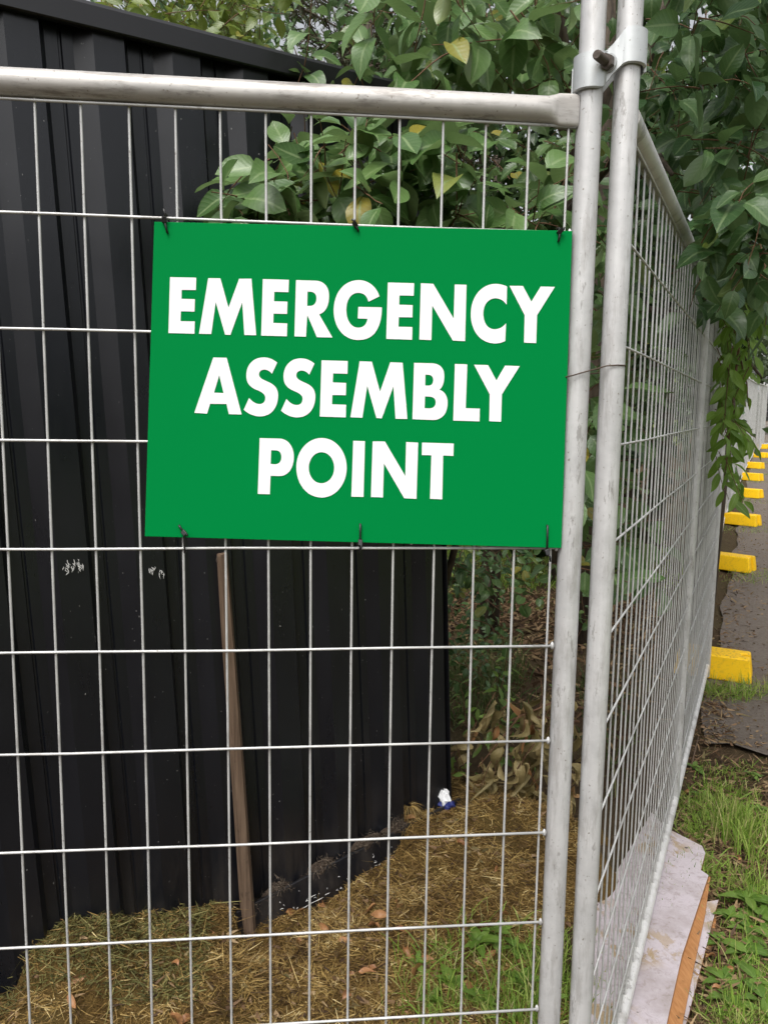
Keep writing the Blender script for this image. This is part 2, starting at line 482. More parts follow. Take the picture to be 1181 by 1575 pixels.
# asphalt path
Pp = []
aa = np.concatenate([np.arange(PA0, 12, 0.12), np.arange(12, 60, 1.0)])
cc = np.linspace(PC0, PC1, 18)
for i, a in enumerate(aa):
    row = []
    for j, c in enumerate(cc):
        a2 = a + (0.10 * math.sin(c * 5.1) + 0.05 * math.sin(c * 13) if i == 0 else 0)
        c2 = c + (0.02 * math.sin(a * 3.1) + 0.012 * math.sin(a * 7.7) if j == 0 else 0)
        # the strip bends slightly to the right further on, like the fence
        p = P2 + D2 * a2 + CN * (c2 + 0.0022 * max(0, a - 3) ** 2 * 0)
        row.append((p[0], p[1], float(gz(p[0], p[1])) + 0.006 + 0.004 * float(vnoise(p[0], p[1], .6))))
    Pp.append(row)
pth = MB().grid(Pp).build('path', M['asphalt'], smooth=True, fixn=False); pth['kind'] = 'structure'
# lawn behind the garden and beyond the path
def sheet(name, pts_a, pts_c, mat, dz):
    P = [[(lambda p: (p[0], p[1], float(gz(p[0], p[1])) + dz))(P2 + D2 * a + CN * c) for c in pts_c] for a in pts_a]
    o = MB().grid(P).build(name, mat, smooth=True, fixn=False); o['kind'] = 'structure'; return o
sheet('lawn', [4.2, 6, 8, 10, 14, 20, 30, 60], [-30, -20, -12, -8, -6, -4.4, -3.4, -2.4], M['lawn'], 0.02)
sheet('grass_strip', [-8, -4, 0, 4, 8, 12, 20, 30, 60], [2.66, 5, 9, 14, 24], M['lawn'], 0.02)

# mulch heap -----------------------------------------------------------
SO = np.array([-0.2924, 0.7242, 0.0]); SS = np.array([0.8577, 0.5113, 0.055]); SV = np.array([-0.0472, -0.0281, 0.9985]); SN = np.array([0.512, -0.859, 0.0])
def shed_pt(s, v, n=0.0): return SO + SS * s + SV * v + SN * n
HP = []
for s, v in ((-0.35, 0.0), (-0.05, .081), (.057, .2), (.16, .22), (.39, .134), (.552, .083), (.668, -.003), (.8935, -.046), (1.1075, -.003), (1.343, .0826), (1.5326, .0795)):
    for n in (-0.1, 0.0, 0.05): HP.append(shed_pt(s, v - (0.0 if n < 0.04 else 0.006), n))
HP.append(shed_pt(.63, -.075, .09)); HP.append(shed_pt(.66, -.07, .11)); HP.append(shed_pt(.60, -.03, .10))
for p in (at(760, 1232, 2.78), at(820, 1242, 2.78), at(885, 1262, 2.72)): HP.append(p)
for p in ((-.6, .5, -.06), (-.3, .48, .0), (0, .5, .025), (.35, .55, .02), (.7, .62, .03), (1.0, .7, .02), (-.6, .1, -.05), (-.2, .12, -.03), (.4, .12, -.04), (.9, .15, -.05),
          (1.3, .8, -.04), (1.5, 1.3, -.05), (1.55, 1.8, -.06), (1.2, 2.05, -.05), (.9, 2.1, -.05), (1.42, 1.55, -.02), (.55, .85, .06), (.9, 1.0, .09), (.1, .72, .1), (1.15, 1.2, .1)): HP.append(np.array(p))
HP = np.array(HP)
def heap_h(x, y):
    x = np.asarray(x, float); y = np.asarray(y, float)
    d2 = (x[..., None] - HP[:, 0]) ** 2 + (y[..., None] - HP[:, 1]) ** 2 + 1e-4
    wgt = d2 ** -1.6
    h = (wgt * HP[:, 2]).sum(-1) / wgt.sum(-1)
    c = (x - P2[0]) * CN[0] + y * CN[1]
    q = np.clip((c + 0.16) / 0.2, 0, 1); h = h * (1 - q) - 0.09 * q * q * (3 - 2 * q)
    return h + 0.006 * vnoise(x, y, 2.2) + 0.003 * vnoise(x, y, 6)
hx = np.arange(-0.9, 1.62, 0.02); hy = np.arange(0.06, 2.15, 0.02)
HX, HY = np.meshgrid(hx, hy, indexing='ij')
mh = MB().grid(np.dstack([HX, HY, heap_h(HX, HY)])).build('mulch_heap', M['mulch'], smooth=True, fixn=False); mh['kind'] = 'structure'

# ================================================================== FENCE
WR = 0.0021
PITCH, ROW, Z0 = 0.0672, 0.168, 1.89
ROWS = [Z0 - ROW * k for k in range(0, 11)]
ZTOP, ZBOT = 2.073, 0.088
def wire_mesh_v(seed):
    r = random.Random(seed); b = r.uniform(-0.0006, 0.0006); c = r.uniform(-0.0006, 0.0006)
    pts = [(b * math.sin(t * 5), c * math.sin(t * 7 + 1), ZBOT + (ZTOP - 0.018 - ZBOT) * t) for t in (0, .2, .4, .6, .8, 1)]
    o = MB().tube(pts, WR, 6, False).build('vertical_wire', M['wire'], smooth=True); me = o.data
    bpy.data.objects.remove(o); return me
VW = [wire_mesh_v(i) for i in range(5)]

def fence_panel(Pa, Pb, label, detail=2, group='temporary fence panels', za=0.0, zb=0.0, topz=2.36, edge=None, face=-1.0, mid=True, first_post=True, rail_flat=False, post_start=None, side=None):
    """Pa -> Pb on plan. face: side on which the horizontal wires lie"""
    Pa = np.asarray(Pa, float); Pb = np.asarray(Pb, float)
    d = nrm(np.array([Pb[0] - Pa[0], Pb[1] - Pa[1], 0])); L = float(np.hypot(Pb[0] - Pa[0], Pb[1] - Pa[1]))
    nrml = np.array([d[1], -d[0], 0.0]) if side is None else np.asarray(side, float)
    T = thing('temporary_fence_panel', (Pa[0], Pa[1], za), label, 'fence', group)
    base = lambda a: za + (zb - za) * a / L
    pt = lambda a, z, o=0.0: np.array([Pa[0], Pa[1], 0]) + d * a + nrml * o + np.array([0, 0, z + base(a)])
    ns = 20 if detail == 2 else 8
    ends = [(0.0, topz), (L, topz if detail < 2 else topz - 0.1)]
    if mid: ends.insert(1, (L / 2, ZTOP - 0.004))
    for a, tz in ends:
        rr = 0.0195 if a in (0.0, L) else 0.0165
        bow = [pt(a, z, 0.0) for z in ((0.02, 0.7, 1.4, tz) if a in (0.0, L) else (ZBOT, 0.7, 1.4, tz))]
        p = MB().tube(bow, rr, ns).build('post', M['galv'], T, smooth=False); smooth_by_angle(p)
    # rails
    def rail(z, name):
        if rail_flat and name == 'top_rail':
            xs = [0.019, 0.024, 0.050, 0.056, 0.066, 0.085, 0.3, 0.8, 1.4, L - 0.05, L - 0.02]
            prof = [(.0095, .024), (.0105, .0248), (.0105, .0245), (.0135, .0228), (.0188, .0208), (.0203, .0203), (.0203, .0203), (.0203, .0203), (.0203, .0203), (.0203, .0203), (.0203, .0203)]
            mb = MB(); n = 24
            for a, (ry, rz) in zip(xs, prof):
                c = pt(a, z)
                for j in range(n):
                    th = 2 * math.pi * j / n
                    mb.v.append(tuple(c + nrml * ry * math.copysign(abs(math.cos(th)) ** (0.4 if ry < .012 else (.7 if ry < .016 else 1)), math.cos(th)) + np.array([0, 0, rz * math.copysign(abs(math.sin(th)) ** (0.4 if ry < .012 else (.7 if ry < .016 else 1)), math.sin(th))])))
            for i in range(len(xs) - 1):
                for j in range(n):
                    q = i * n + j; q2 = i * n + (j + 1) % n
                    mb.f.append((q, q2, q2 + n, q + n)); mb.mi.append(0)
            mb.f.append(tuple(range(n))); mb.mi.append(0)
        else:
            mb = MB().tube([pt(0.02 if first_post else 0.0, z), pt(L * .33, z), pt(L * .66, z), pt(L - 0.02, z)], 0.0200 if name == 'top_rail' else 0.0165, ns)
        o = mb.build(name, M['galv_rail'] if rail_flat else M['galv_plain'], T); smooth_by_angle(o)
    rail(ZTOP, 'top_rail'); rail(ZBOT, 'bottom_rail')
    # wires
    e0 = 0.0325 if edge is None else edge
    cols = [e0] + [e0 + 0.0625 + PITCH * k for k in range(int((L - e0 - 0.12) / PITCH) + 1)]
    rows = ROWS + [ZTOP - 0.0232]
    fo = 0.0042
    if detail == 2:
        hm = None
        for k, a in enumerate(cols):
            p = pt(a, 0, 0)
            inst('vertical_wire', VW[(k * 3 + 1) % 5], (p[0], p[1], p[2]), T, rot=(random.uniform(-.0005, .0005), random.uniform(-.0005, .0005), random.uniform(0, 6.28)))
        for k, z in enumerate(rows):
            mb = MB(); q = 9; r_ = random.Random(k)
            pts = [pt(e0 - 0.011 + (L - 2 * e0 + 0.022) * t / q, z + r_.uniform(-.0012, .0012), fo + r_.uniform(-.0008, .0008)) for t in range(q + 1)]
            mb.tube(pts, WR * 1.06, 8)
            mb.build('horizontal_wire', M['wire'], T, smooth=True)
        # weld blobs at the edge wire
        mb = MB()
        for z in ROWS:
            c = pt(e0 - 0.008, z, 0.004)
            mb.tube([c - np.array([0, 0, .006]), c - np.array([0, 0, .002]), c + np.array([0, 0, .003]), c + np.array([0, 0, .007])], [.0015, .0036, .0032, .001], 7)
        mb.build('weld_bead', M['galv'], T, smooth=True)
    else:
        mb = MB()
        for a in cols: mb.tube([pt(a, ZBOT), pt(a, ZTOP)], WR, 4, False)
        for z in rows: mb.tube([pt(0.02, z, fo), pt(L - 0.02, z, fo)], WR, 4, False)
        stuff(mb.build('wire_mesh', M['wire'], T, smooth=True, fixn=False))
    return T

P1 = np.array([0.901, 0.0, 0.0])
fence_panel(P1, (-1.52, 0.0, 0), 'front fence panel of welded mesh carrying the green sign', 2, mid=False, edge=0.0325, rail_flat=True, side=(0, -1, 0), topz=2.40)
J = [(P2[0], P2[1]), (2.8635, 3.0998), (4.5742, 6.1634), (6.0518, 8.7028), (7.6993, 11.3206), (9.3683, 14.0213), (10.9611, 16.5629), (12.7787, 19.4221), (14.35, 21.7), (16.2, 24.6)]
names = ['first side panel running back from the clamped corner post', 'second panel along the path, behind the hanging leafy spray', 'third panel along the path, between the second and third yellow blocks',
         'fourth panel along the path, distant and seen edge on', 'fifth panel along the path, distant and seen edge on', 'sixth panel along the path, narrow and far off',
         'seventh panel along the path, narrow and far off', 'eighth panel along the path, near its far end', 'last panel of the row before the line turns across the path']
for k in range(len(J) - 1):
    a, b = J[k], J[k + 1]
    off = 0.0 if k == 0 else 0.045
    dd = nrm(np.array([b[0] - a[0], b[1] - a[1], 0]))
    A = np.array([a[0], a[1], 0]) + dd * off
    fence_panel(A, (b[0], b[1], 0), names[k], 2 if k < 2 else 1, za=float(gz(*a)), zb=float(gz(*b)), topz=2.42 if k == 0 else 2.16)
zl = float(gz(16.2, 24.6))
fence_panel((16.25, 24.62, 0), (18.6, 24.3, 0), 'far panel set across the end of the path', 1, za=zl, zb=zl, topz=2.16)
fence_panel((18.65, 24.3, 0), (21.0, 24.0, 0), 'second far panel across the end of the path, mostly out of view', 1, za=zl, zb=zl, topz=2.16)

# far notice on the fence
nb = at(1160, 597, 24.9)
B = thing('notice_board', nb, 'small white and blue notice tied to the far fence top', 'sign')
MB().box(nb, RT * .16, FW * .004, UP * .14).build('board', M['ink'], B)
MB().box(nb - FW * .006 + RT * .03, RT * .09, FW * .001, UP * .06).build('printed_panel', M['banner_blue'], B)

# ---------------------------------------------------------------- clamp
CL = thing('fence_clamp', (0.93, -0.02, 2.13), 'galvanised bolted clamp joining the two corner posts', 'clamp')
c1 = np.array([0.901, 0.0]); c2 = np.array([0.9576, -0.004]); rc = 0.0235
path = []
for th in np.linspace(175, 318, 12): path.append((c1 + rc * np.array([math.cos(R(th)), math.sin(R(th))]), 0.0))
path.append((np.array([0.928, -0.0185]), .45)); 
for th in np.linspace(222, 345, 11): path.append((c2 + rc * np.array([math.cos(R(th)), math.sin(R(th))]), 1.0))
def clamp_plate(path, zc, hh, thick, name):
    mb = MB(); n = len(path)
    pts = np.array([p for p, _ in path])
    rows = []
    for i, (p, t) in enumerate(path):
        tg = nrm(np.append(pts[min(i + 1, n - 1)] - pts[max(i - 1, 0)], 0)); out = np.array([tg[1], -tg[0], 0])
        f = (p[0] - pts[0][0]) / (pts[-1][0] - pts[0][0])
        f = min(1, max(0, (f - .28) / .44)); f = f * f * (3 - 2 * f)
        zz = zc[0] + (zc[1] - zc[0]) * f
        P = np.array([p[0], p[1], zz])
        h1 = hh * (1.0 - 0.12 * math.sin(f * math.pi))
        rows.append([P + np.array([0, 0, -h1]), P + out * thick + np.array([0, 0, -h1 + .0015]), P + out * thick + np.array([0, 0, h1 - .0015]), P + np.array([0, 0, h1])])
    k0 = 0
    for r in rows:
        for q in r: mb.v.append(tuple(q))
    for i in range(n - 1):
        for j in range(4):
            a = i * 4 + j; b = i * 4 + (j + 1) % 4
            mb.f.append((a, b, b + 4, a + 4)); mb.mi.append(0)
    mb.f.append((0, 1, 2, 3)); mb.f.append(tuple((n - 1) * 4 + j for j in (3, 2, 1, 0))); mb.mi += [0, 0]
    o = mb.build(name, M['cast'], CL); smooth_by_angle(o, 50)
clamp_plate(path, (2.127, 2.164), 0.0265, 0.0042, 'clamp_plate')
back = [(c2 + (rc + .001) * np.array([math.cos(R(th)), math.sin(R(th))]), 0) for th in np.linspace(-12, 130, 9)]
back += [(c1 + (rc + .001) * np.array([math.cos(R(th)), math.sin(R(th))]), 0) for th in np.linspace(45, 165, 9)]
clamp_plate(back, (2.158, 2.115), 0.0255, 0.004, 'clamp_plate')
b0 = np.array([0.921, -0.021, 2.1375]); b1 = np.array([0.888, -0.058, 2.133]); bd = nrm(b1 - b0)
bolt = MB().tube([b0, b0 + bd * .02, b1 - bd * .0015, b1], [.0066, .0066, .0066, .0055], 16).build('bolt', M['bolt'], CL); smooth_by_angle(bolt)
nut = MB().tube([b0 + bd * .004, b0 + bd * .0145], .0115, 6).build('nut', M['bolt'], CL)
wsh = MB().tube([b0, b0 + bd * .0035], .0135, 16).build('washer', M['cast'], CL)
thr = MB()
for k in range(9):
    c = b0 + bd * (.018 + .0032 * k); thr.tube([c - bd * .0007, c, c + bd * .0007], [.0064, .0073, .0064], 12, False)
thr.build('thread', M['bolt'], bolt, smooth=True)

# tie wire round the posts
pts = [(0.872, -0.004, 1.664), (0.884, -0.0212, 1.667), (0.90, -0.023, 1.672), (0.925, -0.024, 1.679), (0.94, -0.0228, 1.6835), (0.9576, -0.0258, 1.685), (0.972, -0.020, 1.685), (0.9795, -0.004, 1.684), (0.975, 0.012, 1.68), (0.9576, 0.018, 1.676), (0.92, 0.021, 1.672), (0.89, 0.0185, 1.667), (0.879, 0.006, 1.664)]
tw = MB().tube(pts, 0.0011, 6).build('tie_wire', M['tie_wire'], smooth=True)
tag(tw, 'thin rusty wire twisted around both corner posts beside the sign', 'wire')
pts = [(0.983, -0.01, 1.628), (1.0, 0.05, 1.622), (1.03, 0.1, 1.60), (1.045, 0.14, 1.585)]

# ---------------------------------------------------------------- sign
def on_y(px, py, y):
    r = ray(px, py); return CAM + r * (y - CAM[1]) / r[1]
corners = [on_y(237.5, 341, -.0125), on_y(880, 355, -.0125), on_y(863, 843, -.0125), on_y(223, 825, -.0125)]
SG = thing('assembly_point_sign', corners[3], 'green rectangular sign with bold white capitals tied to the fence', 'sign')
MB().prism(corners, (0, 0.0032, 0)).build('board', M['sign'], SG, bevel=0.0006)
WORDS = {'EMERGENCY': ['M258.7,1802.6 L297.5,1803.1 296.7,1784.8 275.6,1784.4 275.1,1771.2 295.0,1771.2 294.2,1752.8 273.9,1752.7 273.1,1738.1 294.3,1738.1 293.4,1719.8 254.7,1719.9 Z',
 'M315.4,1802.9 L333.5,1803.2 345.1,1759.9 361.6,1803.4 380.0,1803.9 386.6,1719.7 368.7,1719.7 365.9,1768.6 347.6,1719.4 339.6,1719.4 326.1,1767.9 318.7,1720.0 300.3,1719.9 Z',
 'M397.2,1803.9 L436.7,1804.0 435.9,1785.5 414.4,1785.5 413.9,1771.3 434.4,1771.4 433.8,1753.0 413.1,1752.8 412.7,1738.8 434.0,1738.6 433.4,1719.2 394.2,1719.4Z',
 'M447.5,1803.9 L477.4,1803.9 C491.4,1803.8 498.3,1794.0 498.0,1780.4 C497.7,1766.7 492.5,1756.5 482.8,1753.7 L503.6,1718.9 479.6,1718.9 464.6,1752.1 462.7,1719.3 445.0,1719.3Z M464.9,1787.2 L469.1,1787.2 C476.2,1787.0 478.8,1782.5 478.6,1777.1 C478.5,1770.7 475.1,1766.3 469.2,1765.9 L464.5,1765.8 Z',
 'M575.8,1783.2 L558.9,1774.7 C556.0,1783.8 551.3,1787.8 542.8,1787.6 C531.6,1787.3 524.9,1776.5 524.7,1762.8 C524.4,1746.3 532.0,1734.7 543.3,1734.8 C551.8,1735.0 556.5,1740.7 557.7,1748.8 L542.6,1748.8 543.2,1766.4 579.8,1766.6 C580.0,1751.4 577.3,1738.4 569.9,1728.1 C563.3,1719.6 553.9,1716.2 542.6,1716.1 C519.0,1716.2 504.8,1736.6 505.2,1761.4 C505.6,1786.9 521.1,1806.1 543.6,1806.7 C558.6,1807.0 570.9,1797.9 575.8,1783.2Z',
 'M588.7,1804.4 L629.6,1804.5 629.2,1785.6 607.0,1785.4 606.8,1771.4 627.9,1771.2 627.7,1752.6 606.5,1752.4 606.2,1737.8 628.1,1737.8 627.9,1718.4 587.3,1718.8Z',
 'M640.1,1804.8 L659.6,1804.5 693.0,1752.4 693.4,1804.5 712.0,1804.5 712.1,1718.1 692.5,1718.6 658.7,1771.5 658.4,1718.6 639.3,1718.9Z',
 'M776.6,1803.6 L776.7,1775.9 C771.9,1782.3 765.9,1785.3 758.6,1785.3 C746.6,1784.8 739.5,1774.0 739.9,1761.0 C740.6,1746.1 748.4,1736.9 759.7,1737.6 C767.5,1738.3 773.2,1742.2 776.9,1747.4 L776.5,1719.9 C771.1,1716.8 765.3,1715.5 758.5,1715.6 C735.0,1716.4 720.3,1735.3 720.0,1761.4 C719.8,1788.3 737.2,1806.9 758.4,1807.3 C765.2,1807.3 771.4,1806.0 776.6,1803.6Z',
 'M780.4,1805.0 L802.0,1805.3 816.4,1781.7 830.7,1805.3 853.5,1805.4 826.4,1761.0 826.7,1717.6 807.0,1718.0 806.4,1760.5Z'], 'ASSEMBLY': ['M321.3,1684.7 L341.6,1684.7 363.5,1598.5 344.0,1598.7 340.5,1614.2 315.5,1614.2 310.7,1599.0 291.4,1599.9Z M329.9,1658.2 L336.2,1630.8 321.7,1631.3Z',
 'M418.5,1678.9 L410.4,1661.8 C406.7,1666.1 402.1,1668.3 397.8,1667.8 C393.2,1667.3 390.6,1664.3 390.5,1660.3 C390.7,1654.7 396.4,1652.6 403.9,1649.4 C414.1,1645.3 420.1,1639.5 419.7,1627.3 C419.0,1608.6 408.3,1596.1 391.5,1595.9 C382.1,1595.9 373.8,1599.5 366.7,1605.8 L375.2,1624.0 C380.4,1617.8 386.0,1614.9 391.2,1614.9 C396.8,1615.0 400.0,1619.2 400.0,1624.8 C399.9,1630.7 393.5,1634.0 387.0,1636.5 C376.9,1640.4 371.0,1646.0 371.1,1659.0 C371.6,1675.6 382.7,1686.1 397.6,1686.4 C405.9,1686.6 412.4,1683.8 418.5,1678.9Z',
 'M475.9,1678.6 L467.9,1661.3 C464.1,1665.7 459.4,1667.9 455.1,1667.4 C450.4,1667.0 447.8,1663.9 447.8,1659.8 C448.0,1654.3 453.8,1652.1 461.3,1648.9 C471.7,1644.8 477.7,1638.9 477.4,1626.8 C476.8,1608.0 466.1,1595.4 449.1,1595.1 C439.7,1595.2 431.2,1598.8 424.1,1605.1 L432.6,1623.4 C437.8,1617.1 443.4,1614.2 448.7,1614.3 C454.4,1614.4 457.6,1618.6 457.6,1624.2 C457.4,1630.2 451.0,1633.4 444.4,1635.9 C434.1,1639.9 428.1,1645.5 428.1,1658.6 C428.6,1675.2 439.8,1685.8 454.7,1686.1 C463.1,1686.3 469.7,1683.5 475.9,1678.6Z',
 'M486.9,1683.8 L527.6,1683.5 527.2,1663.9 504.9,1664.1 504.4,1650.1 525.4,1649.7 525.0,1630.7 503.9,1630.7 503.4,1616.3 525.5,1615.8 525.1,1596.2 484.4,1596.9Z',
 'M546.2,1683.5 L565.2,1683.3 578.7,1637.1 594.2,1683.0 613.7,1682.6 622.7,1595.0 603.8,1595.1 599.7,1645.9 582.0,1595.4 573.5,1595.9 558.4,1645.9 551.3,1596.0 532.5,1596.5Z',
 'M631.8,1682.7 L660.4,1682.7 C673.3,1682.4 680.1,1674.8 680.2,1663.4 C680.2,1652.6 678.1,1645.4 672.7,1641.7 C680.7,1639.7 686.5,1632.6 686.6,1620.8 C686.5,1603.6 677.9,1594.1 663.3,1593.9 L630.8,1594.8Z M650.1,1664.8 L654.9,1664.7 C660.8,1664.4 662.8,1660.3 662.7,1656.1 C662.4,1650.8 660.1,1648.1 655.3,1647.8 L650.1,1647.9Z M650.2,1630.9 L657.6,1630.6 C664.4,1630.2 667.6,1626.6 667.5,1621.4 C667.3,1615.7 663.8,1612.4 657.4,1612.1 L649.8,1612.4Z',
 'M696.8,1682.3 L716.6,1682.1 716.0,1613.4 738.8,1612.9 738.8,1592.8 696.3,1593.5Z',
 'M727.5,1681.7 L750.2,1681.6 764.3,1657.9 777.5,1681.4 801.5,1681.1 773.9,1636.1 774.0,1592.6 754.7,1593.2 754.2,1635.8Z'], 'POINT': ['M391.1,1562.2 L421.9,1561.8 C436.1,1561.2 444.2,1548.3 444.0,1533.1 C443.6,1515.0 435.0,1503.2 421.8,1502.9 L407.5,1503.2 406.3,1474.0 387.5,1474.5Z M408.7,1543.4 L416.2,1543.3 C422.2,1542.8 424.5,1538.6 424.5,1532.6 C424.3,1526.3 421.4,1521.9 415.2,1521.4 L407.8,1521.7Z',
 'M487.8,1563.4 C511.1,1563.3 527.1,1541.5 527.3,1516.5 C527.3,1491.5 510.7,1469.1 487.6,1469.0 C463.6,1469.5 447.6,1491.0 447.8,1517.9 C448.2,1542.7 465.4,1563.4 487.8,1563.4Z M487.3,1541.1 C498.8,1541.1 507.5,1529.8 507.5,1516.4 C507.4,1502.9 499.0,1491.9 487.0,1491.8 C475.1,1492.1 467.2,1503.6 467.4,1517.1 C467.6,1529.5 475.9,1541.0 487.3,1541.1Z',
 'M537.2,1559.6 L555.8,1559.2 554.4,1470.4 535.0,1470.7Z',
 'M568.0,1559.0 L587.5,1559.0 621.0,1504.1 621.4,1558.4 640.7,1557.8 639.7,1467.6 619.8,1468.5 586.4,1524.2 585.6,1469.6 566.3,1470.3Z',
 'M646.9,1557.9 L698.1,1556.9 698.0,1537.1 681.4,1537.6 681.5,1467.0 661.7,1467.7 662.4,1537.8 646.9,1538.0Z']}
def flat_path(d):
    toks = re.findall(r'[MLCZ]|-?[\d.]+', d); i = 0; out = []; cur = []; mode = 'L'
    def num():
        nonlocal i
        v = float(toks[i]); i += 1; return v
    while i < len(toks):
        if toks[i] in 'MLCZ':
            mode = toks[i]; i += 1
            if mode == 'Z': out.append(cur); cur = []; continue
        if mode == 'M': cur = [(num(), num())]; mode = 'L'
        elif mode == 'L': cur.append((num(), num()))
        else:
            a = cur[-1]; b = (num(), num()); c = (num(), num()); e = (num(), num())
            for k in range(1, 13):
                t = k / 12; u = 1 - t
                cur.append(tuple(u ** 3 * a[q] + 3 * u * u * t * b[q] + 3 * u * t * t * c[q] + t ** 3 * e[q] for q in (0, 1)))
    res = []
    for c in out:
        q = [c[0]]
        for p in c[1:]:
            if math.dist(p, q[-1]) > 0.05: q.append(p)
        if math.dist(q[0], q[-1]) < 0.05: q.pop()
        res.append(q)
    return res
for wd, letters in WORDS.items():
    mb = MB()
    for d in letters:
        cs = [[Vector((p[0] / 1000, 0, p[1] / 1000)) for p in c] for c in flat_path(d)]
        flat = [p for c in cs for p in c]; k0 = len(mb.v)
        tr = tessellate_polygon(cs)
        for p in flat: mb.v.append((p.x, -0.0132, p.z))
        for t in tr: mb.f.append(tuple(k0 + q for q in t)); mb.mi.append(0)
    o = mb.build('lettering', M['ink'], SG)
    o['label'] = 'bold white word ' + wd

# cable ties: strap through the sign and round the wire, head block, loose tail
def cable_tie(px, py, zr, headpx, tailpx, label):
    """px,py = hole in the sign; zr = height of the wire it goes round"""
    h = on_y(px, py, -.0135); T = thing('cable_tie', h, label, 'cable tie', 'black cable ties holding the sign')
    hd = on_y(*headpx, -.0165); tl = on_y(*tailpx, -.021)
    top = max(h[2], zr + .005); bot = min(h[2], zr - .005)
    lo = [h + (0, .002, 0), h + (0, -.0025, 0), np.array([(h[0] + hd[0]) / 2, -.016, (h[2] + hd[2]) / 2]), hd + (0, .001, 0)]
    s = 1 if zr > h[2] else -1
    lo += [np.array([hd[0], -.010, zr + s * .006]), np.array([hd[0], .002, zr + s * .006]), np.array([h[0], .006, zr - s * .003]), np.array([h[0], .002, h[2] - s * 0.0]), ]
    MB().tube(lo, 0.00165, 6).build('strap', M['tie_black'], T, smooth=True)
    dd = nrm(tl - hd); MB().box(hd, dd * .0046, nrm(np.cross(dd, (0, 1, 0))) * .0033, np.array([0, 1, 0]) * .0028).build('head', M['tie_black'], T, bevel=.0006)
    md = (hd + tl) / 2 + np.array([.002, -.001, 0])
    MB().tube([hd, md, tl], [.0021, .0019, .0015], 6).build('tail', M['tie_black'], T, smooth=True)
cable_tie(258, 358, Z0, (253, 338), (252, 321), 'black cable tie at the upper left corner of the sign')
cable_tie(551, 355, Z0, (546, 345), (541, 337), 'black cable tie at the middle of the sign top edge')
cable_tie(858, 371, Z0, (861, 356), (868, 349), 'black cable tie at the upper right corner of the sign')
cable_tie(276, 808, Z0 - 3 * ROW, (283, 819), (288, 824), 'black cable tie with a bent tail at the lower left corner of the sign')
cable_tie(554, 806, Z0 - 3 * ROW, (554, 834), (554, 846), 'black cable tie at the middle of the sign bottom edge')
cable_tie(841, 808, Z0 - 3 * ROW, (841, 849), (846, 864), 'black cable tie with a thick hanging tail at the lower right corner of the sign')

# ---------------------------------------------------------------- yellow blocks
FOOT = [(1085, 1045, 1155, 1056), (1102, 872, 1151, 884), (1113, 802, 1161, 812), (1131, 761, 1165, 768), (1140, 736, 1166, 741), (1148, 718, 1168, 722), (1157, 702, 1175, 705), (1160, 689, 1178, 691)]
ordn = ['nearest yellow fence block, muddy, with grass in front of it', 'second yellow fence block from the front, clean with a slotted end', 'third yellow fence block from the front', 'fourth yellow fence block from the front',
        'fifth yellow fence block, small and far along the fence', 'sixth yellow fence block, small and far along the fence', 'seventh yellow fence block, tiny in the distance', 'farthest yellow fence block at the end of the row']
def foot_mesh():
    Lh, Wh, H, nt_, nd = 0.22, 0.115, 0.15, 0.032, 0.05
    def outline(sc, z):
        l = Lh - (1 - sc) * .12; w_ = Wh * sc; n_ = nt_ * sc
        return [(-l, -w_, z), (l, -w_, z), (l, -n_, z), (l - nd, -n_ * .8, z), (l - nd, n_ * .8, z), (l, n_, z), (l, w_, z), (-l, w_, z), (-l, n_, z), (-l + nd, n_ * .8, z), (-l + nd, -n_ * .8, z), (-l, -n_, z)]
    mb = MB(); lv = [outline(1.0, 0.0), outline(.97, .04), outline(.86, H * .93), outline(.82, H)]
    n = 12
    for r_ in lv:
        for p in r_: mb.v.append(p)
    for i in range(3):
        for j in range(n):
            a = i * n + j; b = i * n + (j + 1) % n
            mb.f.append((a, b, b + n, a + n)); mb.mi.append(0)
    mb.f.append(tuple(range(n))[::-1]); mb.f.append(tuple(range(3 * n, 4 * n))); mb.mi += [0, 0]
    o = mb.build('fence_block', M['yellow']); me = o.data; bpy.data.objects.remove(o); return me
FM = foot_mesh()
for k, (lx, ly, rx, ry) in enumerate(FOOT):
    Rp = on_ground(rx, ry); Lp = on_ground(lx, ly)
    f = J[k + 1] if k + 1 < len(J) else J[-1]
    dv = nrm(np.array([CN[0], CN[1], 0]) * 0.55 + nrm(np.array([Rp[0] - Lp[0], Rp[1] - Lp[1], 0])) * .45)
    ctr = Rp - dv * 0.22 + np.array([-dv[1], dv[0], 0]) * 0.115
    T = bpy.data.objects.new('fence_block', FM); COL.objects.link(T)
    T.location = (ctr[0], ctr[1], float(gz(ctr[0], ctr[1])) + .004); T.rotation_euler = (0, 0, math.atan2(dv[1], dv[0]))
    tag(T, ordn[k], 'fence block', 'yellow fence blocks along the path')
    bv = T.modifiers.new('bevel', 'BEVEL'); bv.width = .012; bv.segments = 3; bv.limit_method = 'ANGLE'; bv.angle_limit = R(30)

